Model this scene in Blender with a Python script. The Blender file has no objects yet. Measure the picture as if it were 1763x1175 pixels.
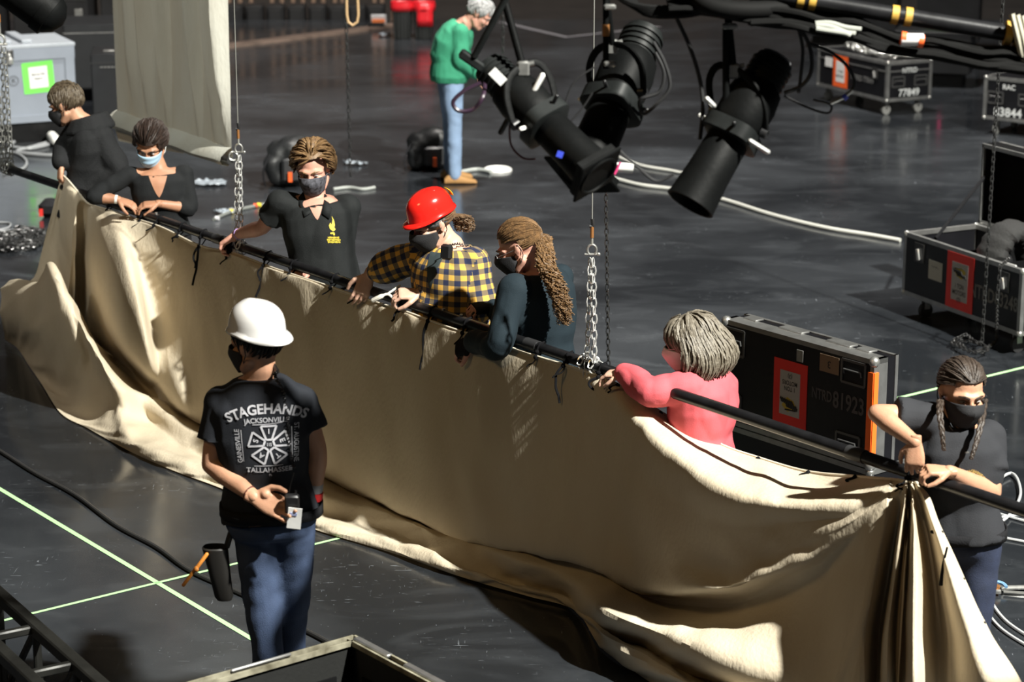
import bpy, math, random
import numpy as np
from mathutils import Vector, Matrix, noise
from mathutils.bvhtree import BVHTree
V = Vector
rnd = random.Random(7)
R = math.radians
sc = bpy.context.scene
COL = sc.collection

# ------------------------------------------------ camera, world, lights, exposure
CAM_H, PITCH, FPX = 3.95, R(15), 4000.0
cam_d = bpy.data.cameras.new('camera')
cam = bpy.data.objects.new('camera', cam_d); COL.objects.link(cam)
cam.location = (0, 0, CAM_H); cam.rotation_euler = (R(90) - PITCH, 0, 0)
cam_d.sensor_width = 36; cam_d.lens = FPX / 1763 * 36
cam_d.clip_end = 200
cam_d.dof.use_dof = True; cam_d.dof.focus_distance = 10.6; cam_d.dof.aperture_fstop = 3.2
sc.camera = cam
sc.view_settings.view_transform = 'Standard'; sc.view_settings.look = 'None'
sc.view_settings.gamma = 1; sc.view_settings.exposure = 0.0
sc.view_settings.use_curve_mapping = False
w = bpy.data.worlds.new('hall_air'); sc.world = w; w.use_nodes = True
w.node_tree.nodes['Background'].inputs[0].default_value = (0.9, 0.93, 1.0, 1)
w.node_tree.nodes['Background'].inputs[1].default_value = 0.013

def lamp(kind, name, loc, target, power, col=(1, .93, .82), size=.5, angle=60, blend=.5):
    d = bpy.data.lights.new(name, kind); d.energy = power; d.color = col
    if kind == 'AREA': d.shape = 'DISK'; d.size = size
    else: d.shadow_soft_size = size
    if kind == 'SPOT': d.spot_size = R(angle); d.spot_blend = blend
    o = bpy.data.objects.new(name, d); COL.objects.link(o); o.location = loc
    o.rotation_euler = (V(target) - V(loc)).to_track_quat('-Z', 'Y').to_euler()
    return o
lamp('SPOT', 'stage_key_lamp', (10.1, .9, 15.2), (.2, 11.3, 0), 54000, (1, .985, .90), .22, 62, .5)
lamp('SPOT', 'added_border_spot', (-5.2, 7.0, 11.5), (-2.35, 15.3, 2.2), 3000, (.95, 1, .94), .2, 21, .7)  # unseen spot added to brighten the hanging drape and its hem
lamp('SPOT', 'stage_left_lamp', (-8.5, 10.5, 7.0), (-2.9, 13.6, .3), 420, (1, .95, .86), .15, 15, .6)
lamp('AREA', 'added_warm_fill', (-7.5, 4.5, 8.5), (-1.6, 11.6, 0), 120, (1, .66, .28), 2.0)  # soft fill added to warm the shaded drape face, no house lamp there
lamp('SPOT', 'upstage_lamp', (1, 21, 15), (0, 26, 0), 14000, (1, .95, .88), .4, 110, .6)
lamp('AREA', 'arena_wall_lamp', (-6, 38, 9), (-4, 45, 3), 500, (1, .8, .65), 4)

# ------------------------------------------------ picture ray helpers
def ray(px, py):
    x = (px - 881.5) / FPX; y = -(py - 587.5) / FPX
    return V((x, y * math.sin(PITCH) + math.cos(PITCH), y * math.cos(PITCH) - math.sin(PITCH)))
C0 = V((0, 0, CAM_H))
def PZ(px, py, z=0.0):
    d = ray(px, py); return C0 + d * ((z - CAM_H) / d.z)
def PY(px, py, Y):
    d = ray(px, py); return C0 + d * (Y / d.y)
PIPE_Z = 1.15
PA = PZ(8, 288, PIPE_Z); PB = PZ(1763, 880, PIPE_Z)
PDIR = (PB - PA).normalized()
PNRM = V((PDIR.y, -PDIR.x, 0)).normalized()      # horizontal, towards the camera side
if PNRM.y > 0: PNRM = -PNRM
def PO(px, py, off):
    d = ray(px, py); q = PA + PNRM * off
    return C0 + d * ((q - C0).dot(PNRM) / d.dot(PNRM))

# ------------------------------------------------ materials
MATS = {}
def mat(name, col, rough=.6, metal=0., var=0., vs=8., bump=0., bs=60., spec=.5, trans=0., col2=None, stretch=None, emit=0, coat=0, detail=4):
    if name in MATS: return MATS[name]
    m = bpy.data.materials.new(name); m.use_nodes = True; nt = m.node_tree; N = nt.nodes; L = nt.links
    b = N['Principled BSDF']
    b.inputs['Base Color'].default_value = (*col, 1); b.inputs['Roughness'].default_value = rough
    b.inputs['Metallic'].default_value = metal; b.inputs['Specular IOR Level'].default_value = spec
    if coat: b.inputs['Coat Weight'].default_value = coat; b.inputs['Coat Roughness'].default_value = .1
    if emit: b.inputs['Emission Color'].default_value = (*col, 1); b.inputs['Emission Strength'].default_value = emit
    tc = N.new('ShaderNodeTexCoord'); mp = N.new('ShaderNodeMapping'); L.new(tc.outputs['Object'], mp.inputs[0])
    if stretch: mp.inputs['Scale'].default_value = stretch
    if var or col2:
        n = N.new('ShaderNodeTexNoise'); n.inputs['Scale'].default_value = vs; n.inputs['Detail'].default_value = detail
        L.new(mp.outputs[0], n.inputs['Vector'])
        mr = N.new('ShaderNodeMapRange'); mr.inputs[1].default_value = .3; mr.inputs[2].default_value = .7
        L.new(n.outputs[0], mr.inputs[0])
        mx = N.new('ShaderNodeMix'); mx.data_type = 'RGBA'
        c2 = col2 or tuple(max(0, c * (1 - var)) for c in col)
        mx.inputs['A'].default_value = (*c2, 1); mx.inputs['B'].default_value = (*col, 1)
        L.new(mr.outputs[0], mx.inputs['Factor']); L.new(mx.outputs['Result'], b.inputs['Base Color'])
    if bump:
        n2 = N.new('ShaderNodeTexNoise'); n2.inputs['Scale'].default_value = bs; n2.inputs['Detail'].default_value = 5
        L.new(mp.outputs[0], n2.inputs['Vector'])
        bp = N.new('ShaderNodeBump'); bp.inputs['Strength'].default_value = bump; bp.inputs['Distance'].default_value = .01
        L.new(n2.outputs[0], bp.inputs['Height']); L.new(bp.outputs[0], b.inputs['Normal'])
    if trans:
        t = N.new('ShaderNodeBsdfTranslucent'); t.inputs[0].default_value = (col[0] * 1.1, col[1] * .85, col[2] * .6, 1)
        ms = N.new('ShaderNodeMixShader'); ms.inputs[0].default_value = trans
        L.new(b.outputs[0], ms.inputs[1]); L.new(t.outputs[0], ms.inputs[2])
        L.new(ms.outputs[0], N['Material Output'].inputs[0])
    MATS[name] = m; return m

black_metal = mat('black_metal', (.012, .012, .013), .35, .4, var=.4, vs=20, bump=.1)
black_plastic = mat('black_plastic', (.012, .012, .013), .4)
black_rubber = mat('black_rubber', (.015, .015, .016), .6)
black_cloth = mat('black_cloth', (.012, .012, .014), .9, var=.3, bump=.3, bs=150, spec=.2)
silver = mat('silver_metal', (.50, .50, .48), .36, .8, var=.25, vs=30)
chrome = mat('bright_steel', (.82, .82, .8), .3, .65)
aluminium = mat('aluminium', (.5, .5, .49), .38, .85, var=.3, vs=12)
dark_steel = mat('dark_steel', (.1, .1, .1), .35, .8)
white_paper = mat('white_paper', (.75, .75, .74), .7, var=.08)
white_plastic = mat('white_plastic', (.75, .75, .72), .4)
red_paper = mat('red_paper', (.75, .035, .025), .55, var=.1)
orange_paper = mat('orange_paper', (.85, .12, .02), .55)
green_paper = mat('green_paper', (.16, .72, .09), .6)
ink = mat('ink', (.02, .02, .02), .7)
stencil = mat('stencil_paint', (.22, .22, .22), .8, var=.5, vs=60)
copper = mat('copper_ferrule', (.55, .25, .09), .4, .7)

# ------------------------------------------------ mesh builder
class MB:
    def __init__(s): s.v = []; s.f = []; s.m = []
    def add(s, vs, fs, mi=0):
        b = len(s.v); s.v += [V(x) for x in vs]
        for f in fs: s.f.append([i + b for i in f]); s.m.append(mi)
    def box(s, c, size, M=None, mi=0, bev=0):
        hx, hy, hz = size[0] / 2, size[1] / 2, size[2] / 2; c = V(c)
        if bev:
            b = min(bev, hx * .9, hy * .9, hz * .9); rings = []
            for z, ins in ((-hz, b), (-hz + b, 0), (hz - b, 0), (hz, b)):
                x, y = hx - ins, hy - ins; k = b if not ins else b * .6
                rings.append([V(q) for q in ((-x + k, -y, z), (x - k, -y, z), (x, -y + k, z), (x, y - k, z), (x - k, y, z), (-x + k, y, z), (-x, y - k, z), (-x, -y + k, z))])
            rings = [[(M @ q if M else q) + c for q in r] for r in rings]
            s.loft(rings, mi=mi); return
        q = [V((x, y, z)) for z in (-hz, hz) for y in (-hy, hy) for x in (-hx, hx)]
        q = [(M @ a if M else a) + c for a in q]
        s.add(q, [(0, 2, 3, 1), (4, 5, 7, 6), (0, 1, 5, 4), (2, 6, 7, 3), (0, 4, 6, 2), (1, 3, 7, 5)], mi)
    def loft(s, rings, cap=True, mi=0, closed=True):
        n = len(rings[0]); b = len(s.v)
        for r in rings: s.v += [V(p) for p in r]
        for i in range(len(rings) - 1):
            for j in range(n if closed else n - 1):
                k = (j + 1) % n
                s.f.append([b + i * n + j, b + i * n + k, b + (i + 1) * n + k, b + (i + 1) * n + j]); s.m.append(mi)
        if cap:
            s.f.append([b + j for j in range(n)][::-1]); s.m.append(mi)
            s.f.append([b + (len(rings) - 1) * n + j for j in range(n)]); s.m.append(mi)
    def tube(s, pts, r, seg=10, cap='flat', asp=1.0, up=None, mi=0):
        pts = [V(p) for p in pts]; n = len(pts)
        rr = r if isinstance(r, (list, tuple)) else [r] * n
        T = []
        for i in range(n):
            t = (pts[min(i + 1, n - 1)] - pts[max(i - 1, 0)])
            T.append(t.normalized() if t.length > 1e-9 else V((0, 0, 1)))
        u = V(up) if up is not None else (V((0, 0, 1)) if abs(T[0].z) < .9 else V((1, 0, 0)))
        rings = []
        P2, R2, T2 = list(pts), list(rr), list(T)
        if cap == 'round':
            a, z = pts[0], pts[-1]
            pre = [(a - T[0] * rr[0] * math.cos(k), rr[0] * math.sin(k), T[0]) for k in (.25, .75, 1.2)]
            post = [(z + T[-1] * rr[-1] * math.cos(k), rr[-1] * math.sin(k), T[-1]) for k in (1.2, .75, .25)]
            P2 = [q[0] for q in pre] + P2 + [q[0] for q in post]
            R2 = [q[1] for q in pre] + R2 + [q[1] for q in post]
            T2 = [q[2] for q in pre] + T2 + [q[2] for q in post]
        for p, q, t in zip(P2, R2, T2):
            u = (u - t * u.dot(t))
            u = u.normalized() if u.length > 1e-6 else t.orthogonal().normalized()
            v = t.cross(u)
            rings.append([p + u * (math.cos(a) * q) + v * (math.sin(a) * q * asp) for a in [2 * math.pi * k / seg for k in range(seg)]])
        s.loft(rings, True, mi)
    def ball(s, c, r, M=None, seg=14, mi=0, zmin=-1.0, zmax=1.0):
        c = V(c); rx, ry, rz = (r, r, r) if not isinstance(r, (tuple, list, Vector)) else r
        n = max(6, seg // 2 + 1); rings = []
        a0, a1 = math.asin(max(-1, zmin)), math.asin(min(1, zmax))
        for i in range(n + 1):
            la = a0 + (a1 - a0) * i / n; la = max(-math.pi / 2 + .02, min(math.pi / 2 - .02, la))
            ring = []
            for j in range(seg):
                lo = 2 * math.pi * j / seg
                q = V((rx * math.cos(la) * math.cos(lo), ry * math.cos(la) * math.sin(lo), rz * math.sin(la)))
                ring.append((M @ q if M else q) + c)
            rings.append(ring)
        s.loft(rings, True, mi)
    def ring(s, c, M, R0, r, seg=16, ts=6, sx=1.0, arc=2 * math.pi, mi=0):
        pts = [V(c) + M @ V((math.cos(a) * R0 * sx, math.sin(a) * R0, 0)) for a in [arc * k / seg for k in range(seg + 1)]]
        s.tube(pts, r, ts, up=M @ V((0, 0, 1)), mi=mi)
    def sheet(s, grid, mi=0):
        n, k = len(grid), len(grid[0]); b = len(s.v)
        for row in grid: s.v += [V(p) for p in row]
        for i in range(n - 1):
            for j in range(k - 1):
                s.f.append([b + i * k + j, b + i * k + j + 1, b + (i + 1) * k + j + 1, b + (i + 1) * k + j]); s.m.append(mi)
    def xf(s, M):
        s.v = [M @ q for q in s.v]; return s
    def merge(s, o, M=None, mi=None):
        s.add([M @ q if M else q for q in o.v], o.f, 0)
        n = len(o.m); s.m[-n:] = list(o.m) if mi is None else [mi] * n
    def build(s, name, m, parent=None, loc=None, smooth=True, solid=0, sub=0, **tags):
        me = bpy.data.meshes.new(name)
        base = wloc(parent) if parent else V((0, 0, 0))
        if loc is not None: base = V(loc)
        me.from_pydata([tuple(q - base) for q in s.v], [], s.f)
        for x in (m if isinstance(m, (list, tuple)) else [m]): me.materials.append(x)
        if any(s.m): me.polygons.foreach_set('material_index', s.m)
        me.validate()
        o = bpy.data.objects.new(name, me); COL.objects.link(o)
        if loc is not None: o.location = loc
        if parent: o.parent = parent
        if smooth:
            me.polygons.foreach_set('use_smooth', [True] * len(me.polygons))
            me.set_sharp_from_angle(angle=R(38))
        if solid:
            md = o.modifiers.new('thickness', 'SOLIDIFY'); md.thickness = solid; md.offset = 0
        if sub:
            md = o.modifiers.new('smooth', 'SUBSURF'); md.levels = sub; md.render_levels = sub
        for k, q in tags.items(): o[k] = q
        return o

def wloc(o):
    p = V((0, 0, 0))
    while o: p += o.location; o = o.parent
    return p
def tag(o, label, cat, group=None, kind=None):
    o['label'] = label; o['category'] = cat
    if group: o['group'] = group
    if kind: o['kind'] = kind
    return o
def empty(name, loc, label=None, cat=None, group=None, rz=0):
    o = bpy.data.objects.new(name, None); COL.objects.link(o); o.location = loc; o.rotation_euler = (0, 0, rz)
    o.empty_display_size = .1
    if label: tag(o, label, cat, group)
    return o
def copy_tree(o, parent=None):
    c = o.copy(); COL.objects.link(c)
    if parent: c.parent = parent
    for ch in [q for q in bpy.data.objects if q.parent == o]: copy_tree(ch, c)
    return c
def frame(x, y, z=None):
    x = V(x).normalized(); y = V(y); y = (y - x * y.dot(x)).normalized(); z = x.cross(y)
    return Matrix((x, y, z)).transposed()
def cr(p, t):
    """catmull-rom through list p at parameter t in 0..len-1 (numpy arrays)"""
    n = len(p) - 1; i = min(int(t), n - 1); f = t - i
    a, b, c, d = p[max(i - 1, 0)], p[i], p[i + 1], p[min(i + 2, n)]
    return b + .5 * f * (c - a + f * (2 * a - 5 * b + 4 * c - d + f * (3 * (b - c) + d - a)))
def spline(pts, k=6):
    P = [np.array(p, float) for p in pts]
    return [V(cr(P, i / k)) for i in range((len(P) - 1) * k + 1)]
def remeshed(mb, voxel, smooth=2, adapt=0):
    me = bpy.data.meshes.new('tmp'); me.from_pydata([tuple(q) for q in mb.v], [], mb.f)
    o = bpy.data.objects.new('tmp', me); COL.objects.link(o)
    md = o.modifiers.new('r', 'REMESH'); md.mode = 'VOXEL'; md.voxel_size = voxel
    if smooth:
        s_ = o.modifiers.new('s', 'SMOOTH'); s_.iterations = smooth; s_.factor = .5
    dg = bpy.context.evaluated_depsgraph_get(); dg.update()
    ev = o.evaluated_get(dg); m2 = ev.to_mesh()
    vs = np.empty(len(m2.vertices) * 3); m2.vertices.foreach_get('co', vs); vs = vs.reshape(-1, 3)
    ns = np.empty(len(m2.vertices) * 3); m2.vertices.foreach_get('normal', ns); ns = ns.reshape(-1, 3)
    fs = [list(p.vertices) for p in m2.polygons]
    ev.to_mesh_clear(); bpy.data.objects.remove(o); bpy.data.meshes.remove(me)
    out = MB(); out.v = [V(q) for q in vs]; out.f = fs; out.m = [0] * len(fs); out.n = [V(q) for q in ns]
    return out
def folds(mb, amp=.006, freq=9, stretch=(1, 1, 1), amp2=.003, seed=0):
    for i, q in enumerate(mb.v):
        p = V((q.x * stretch[0], q.y * stretch[1], q.z * stretch[2])) * freq + V((seed, seed * 2, 0))
        a = noise.noise(p); b = noise.noise(p * 2.3)
        mb.v[i] = q + mb.n[i] * ((abs(a) * 2 - .5) * amp + b * amp2)
    return mb

TXT = {}
def text_mb(s, size=1.0, bold=0.0, space=1.0):
    key = (s, bold, space)
    if key not in TXT:
        cu = bpy.data.curves.new('t', 'FONT'); cu.body = s; cu.align_x = 'CENTER'; cu.align_y = 'CENTER'
        cu.offset = bold; cu.space_character = space; cu.resolution_u = 3; cu.fill_mode = 'FRONT'
        o = bpy.data.objects.new('t', cu); COL.objects.link(o)
        dg = bpy.context.evaluated_depsgraph_get(); dg.update()
        m2 = bpy.data.meshes.new_from_object(o.evaluated_get(dg))
        TXT[key] = ([v.co.copy() for v in m2.vertices], [list(p.vertices) for p in m2.polygons])
        bpy.data.objects.remove(o); bpy.data.meshes.remove(m2); bpy.data.curves.remove(cu)
    vs, fs = TXT[key]
    m = MB(); m.add([q * size for q in vs], fs); return m
def text_on(mb, s, origin, xd, yd, size, bold=0.0, space=1.0, mi=0, width=None):
    t = text_mb(s, size, bold, space); o = V(origin); xd = V(xd); yd = V(yd)
    k = 1.0
    if width:
        xs = [q.x for q in t.v]; k = width / max(1e-6, max(xs) - min(xs))
    mb.add([o + xd * (q.x * k) + yd * q.y for q in t.v], t.f, mi)
def link_chain(mb, a, b, pitch=.036, wire=.0035, wid=.011, rot=0.0, jitter=0.0, seg=8):
    a, b = V(a), V(b); d = b - a; n = max(1, int(d.length / pitch)); u = d.normalized()
    s1 = u.orthogonal().normalized(); s1 = Matrix.Rotation(rot, 3, u) @ s1
    for i in range(n):
        c = a + u * (i + .5) * pitch
        if jitter: c = c + V((rnd.uniform(-jitter, jitter), rnd.uniform(-jitter, jitter), 0))
        side = s1 if i % 2 else u.cross(s1)
        hl = pitch * .5 + wire * .7 - wid * .35
        pts = []
        for k in range(seg + 1):
            an = 2 * math.pi * k / seg
            pts.append(c + side * (math.cos(an) * wid) + u * (math.sin(an) * wid * .8 + (hl if math.sin(an) > .01 else (-hl if math.sin(an) < -.01 else 0)) * .72))
        mb.tube(pts, wire, 5)
def chain_path(mb, pts, pitch=.036, wire=.0035, wid=.011):
    pts = [V(p) for p in pts]; L = 0; i = 0; flip = 0
    cum = [0]
    for a, b in zip(pts, pts[1:]): cum.append(cum[-1] + (b - a).length)
    n = int(cum[-1] / pitch)
    def at(s):
        s = max(0, min(s, cum[-1] - 1e-6)); j = 0
        while cum[j + 1] < s: j += 1
        return pts[j].lerp(pts[j + 1], (s - cum[j]) / max(1e-9, cum[j + 1] - cum[j]))
    for k in range(n):
        a, b = at(k * pitch), at((k + 1) * pitch)
        if (b - a).length < 1e-4: continue
        link_chain(mb, a, a + (b - a).normalized() * pitch * 1.01, pitch, wire, wid, rot=(math.pi / 2) * (k % 2) + .4)
# ------------------------------------------------ people
SK_A = dict(col=(.55, .30, .19)); 
def skin_mat(name, col):
    m = mat(name, col, .5, var=.18, vs=14, bump=.12, bs=180, spec=.4)
    b = m.node_tree.nodes['Principled BSDF']
    b.inputs['Subsurface Weight'].default_value = .08; b.inputs['Subsurface Radius'].default_value = (.02, .008, .004)
    b.inputs['Subsurface Scale'].default_value = .4
    return m
eye_white = mat('eye_white', (.34, .31, .29), .4); eye_iris = mat('eye_iris', (.04, .025, .015), .15)

def super_ring(c, r, f, hw, hd, n=24, e=2.4, fo=0.0):
    out = []
    for k in range(n):
        a = 2 * math.pi * k / n; ca, sa = math.cos(a), math.sin(a)
        x = math.copysign(abs(ca) ** (2 / e), ca) * hw; y = math.copysign(abs(sa) ** (2 / e), sa) * hd
        out.append(c + r * x + f * (y + fo))
    return out
TORSO = [(-.02, .085, .085), (.05, .15, .112), (.16, .172, .125), (.28, .16, .118), (.42, .146, .108), (.58, .158, .118), (.74, .175, .124), (.86, .172, .112), (.94, .13, .088), (1.0, .08, .068)]
def torso(mb, S, t0, t1, inf=0.0, belly=0.0, hem=0.0):
    rings = []
    for (t, hw, hd) in TORSO:
        if t < t0 - 1e-6 or t > t1 + 1e-6: continue
        c, r, f, u = S['spine'](t)
        bl = belly * math.exp(-((t - .38) / .2) ** 2)
        k = S['bw']
        rings.append(super_ring(c, r, f, hw * k + inf + bl * .6 + (hem if t <= t0 + .12 else 0), hd * k + inf + bl + (hem if t <= t0 + .12 else 0), fo=.01 * math.sin(t * 3.1) + bl * .35))
    mb.loft(rings)
def limb(mb, pts, radii, asp=1.0, k=5, up=None, cap='round'):
    P = spline(pts, k); rr = []
    for i in range(len(P)):
        t = i / k; j = min(int(t), len(radii) - 2); rr.append(radii[j] + (radii[j + 1] - radii[j]) * (t - j))
    mb.tube(P, rr, 14, cap, asp, up)
def hand(mb, wrist, d, n, side, sc_=1.0, curl=(.3, .4, .5, .6), thumb=.5, spread=.12):
    """d: towards the fingers, n: palm side normal, side: +1 when thumb lies on (d x n) side"""
    d = V(d).normalized(); n = V(n); n = (n - d * n.dot(d)).normalized(); a = d.cross(n) * side   # a: towards thumb
    w = V(wrist); s = sc_
    rings = []
    for t, hw, th in ((-.03, .024, .019), (0, .026, .018), (.025, .034, .017), (.055, .041, .0155), (.085, .042, .0135), (.095, .036, .010)):
        rings.append(super_ring(w + d * t * s, a, n, hw * s, th * s, 14, 2.6))
    mb.loft(rings)
    mb.ball(w + d * .035 * s + a * .024 * s + n * .008 * s, (.02 * s, .02 * s, .018 * s), seg=10)
    lens = (.072, .082, .077, .06)
    for i in range(4):
        off = (1.5 - i) * .0205
        p = w + d * (.088 - abs(i - 1.2) * .004) * s + a * off * s
        dirv = (d + a * (1.5 - i) * spread * .5).normalized(); ang = 0; pts = [p - dirv * .015 * s, p]; L = lens[i] * s
        for fr, ck in ((.45, .8), (.3, 1.1), (.25, .9)):
            ang += curl[i] * ck
            dv = dirv * math.cos(ang) + n * math.sin(ang)
            p = p + dv * L * fr; pts.append(p)
        mb.tube(pts, [.0095 * s, .0093 * s, .0086 * s, .0078 * s, .0066 * s], 9, 'round')
    p = w + d * .022 * s + a * .028 * s + n * .004 * s
    d1 = (d * .62 + a * .68 + n * .25 * thumb * 2).normalized(); d2 = (d * .85 + a * .25 + n * .55 * thumb * 2).normalized(); d3 = (d * .9 + n * .5 * thumb * 2 - a * .05).normalized()
    p1 = p + d1 * .034 * s; p2 = p1 + d2 * .032 * s; p3 = p2 + d3 * .026 * s
    mb.tube([p - d1 * .012 * s, p, p1, p2, p3], [.014 * s, .0145 * s, .012 * s, .0105 * s, .0085 * s], 9, 'round')

def head_shape(mb, H, neck, hs, nw=.054, jaw=1.0, full=1.0):
    def W(x, y, z): return H @ (V((x, y, z)) * hs)
    M3 = H.to_3x3() * hs
    mb.ball(W(0, -.014, .034), (.077, .096, .088), M3, 24)
    mb.ball(W(0, .018, -.028), (.063 * full, .072, .085), M3, 20)
    mb.ball(W(0, .052, -.088), (.034 * jaw, .033, .026), M3, 12)
    for s in (-1, 1):
        mb.tube([W(s * .06, -.01, -.055), W(s * .048, .03, -.085), W(s * .016, .062, -.1)], [.02 * hs, .02 * hs, .017 * hs], 10, 'round')
        mb.ball(W(s * .036, .064, -.026), (.027, .024, .024), M3, 12)
        mb.tube([W(s * .058, .058, .014), W(s * .03, .084, .021), W(0, .088, .016)], [.011 * hs, .012 * hs, .011 * hs], 8, 'round')
        e = frame(H.to_3x3() @ V((s * .35, 1, 0)), H.to_3x3() @ V((0, -.15, 1)))
        mb.ball(W(s * .079, -.012, -.005), (.018 * hs, .031 * hs, .007 * hs), e, 12)
        mb.ball(W(s * .083, -.018, .003), (.014 * hs, .024 * hs, .008 * hs), e, 10)
        mb.ball(W(s * .013, .094, -.03), (.0095, .011, .009), M3, 8)
    mb.tube([W(0, .086, .014), W(0, .097, -.006), W(0, .108, -.024)], [.0085 * hs, .0095 * hs, .013 * hs], 9, 'round')
    mb.tube([W(-.02, .078, -.052), W(0, .088, -.05), W(.02, .078, -.052)], [.006 * hs, .0085 * hs, .006 * hs], 8, 'round')
    mb.tube([W(-.017, .076, -.062), W(0, .085, -.062), W(.017, .076, -.062)], [.006 * hs, .009 * hs, .006 * hs], 8, 'round')
    mb.tube([W(0, -.018, -.02), W(0, -.022, -.07).lerp(neck, .35), neck], [nw * 1.02, nw, nw * 1.12], 16, 'round')

def head_matrix(c, f, roll=0.0):
    f = V(f).normalized(); r = f.cross(V((0, 0, 1))).normalized(); u = r.cross(f)
    if roll:
        q = Matrix.Rotation(roll, 3, f); r, u = q @ r, q @ u
    M = Matrix((r, f, u)).transposed().to_4x4(); M.translation = c
    return M

def skull_pt(th, ph, lift):
    """th azimuth (0 = front +y, pi = back), ph elevation"""
    x = math.sin(th) * math.cos(ph); y = math.cos(th) * math.cos(ph); z = math.sin(ph)
    return V((x * (.079 + lift), -.014 + y * (.098 + lift), .034 + z * (.09 + lift)))

def hair_mesh(H, hs, rng, style, lift=.010, n=260, L=.09, r=.0042):
    """style(p_local unit-sphere) -> (keep, direction) ; locks follow the skull"""
    mb = MB(); c0 = V((0, -.014, .034)); rad = V((.079, .098, .09))
    # scalp cap
    cap = {}; seg, rows = 30, 22; vs = []; fs = []
    for i in range(rows + 1):
        for j in range(seg):
            ph = math.pi / 2 - .01 - i / rows * 2.75; th = 2 * math.pi * j / seg
            if ph < -math.pi / 2 + .02: ph = -math.pi / 2 + .02
            q = skull_pt(th, ph, lift * .75); vs.append(H @ (q * hs))
    for i in range(rows):
        for j in range(seg):
            ph = math.pi / 2 - .01 - (i + .5) / rows * 2.75; th = 2 * math.pi * (j + .5) / seg
            if ph < -1.5: continue
            d = V((math.sin(th) * math.cos(ph), math.cos(th) * math.cos(ph), math.sin(ph)))
            if style(d)[0]:
                k = (j + 1) % seg; fs.append((i * seg + j, i * seg + k, (i + 1) * seg + k, (i + 1) * seg + j))
    mb.add(vs, fs)
    made = 0; tries = 0
    while made < n and tries < n * 8:
        tries += 1
        z = rng.uniform(-.7, 1); a = rng.uniform(0, 2 * math.pi); q = math.sqrt(1 - z * z)
        d = V((math.sin(a) * q, math.cos(a) * q, z)); keep, fl = style(d)
        if not keep: continue
        made += 1; pts = []; lf = lift * rng.uniform(.6, 1.5); p = V(d)
        steps = 6; hh = L * rng.uniform(.7, 1.25) / .09 / steps
        fl = V(fl) + V((rng.gauss(0, .2), rng.gauss(0, .2), rng.gauss(0, .12)))
        for k in range(steps + 1):
            w_ = math.sin(math.pi * min(1, (k + .6) / steps))
            e = 1 + (lf * (.5 + .7 * w_)) / .09
            pts.append(H @ ((c0 + V((p.x * rad.x * e, p.y * rad.y * e, p.z * rad.z * e))) * hs))
            f2 = V(style(p)[1]) * .75 + fl * .35
            f2 = f2 - p * f2.dot(p)
            if f2.length > 1e-3: p = (p + f2.normalized() * hh).normalized()
        mb.tube(pts, [r * .5, r, r * 1.1, r, r * .9, r * .6, r * .2], 5, asp=1.8)
    return mb

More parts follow.
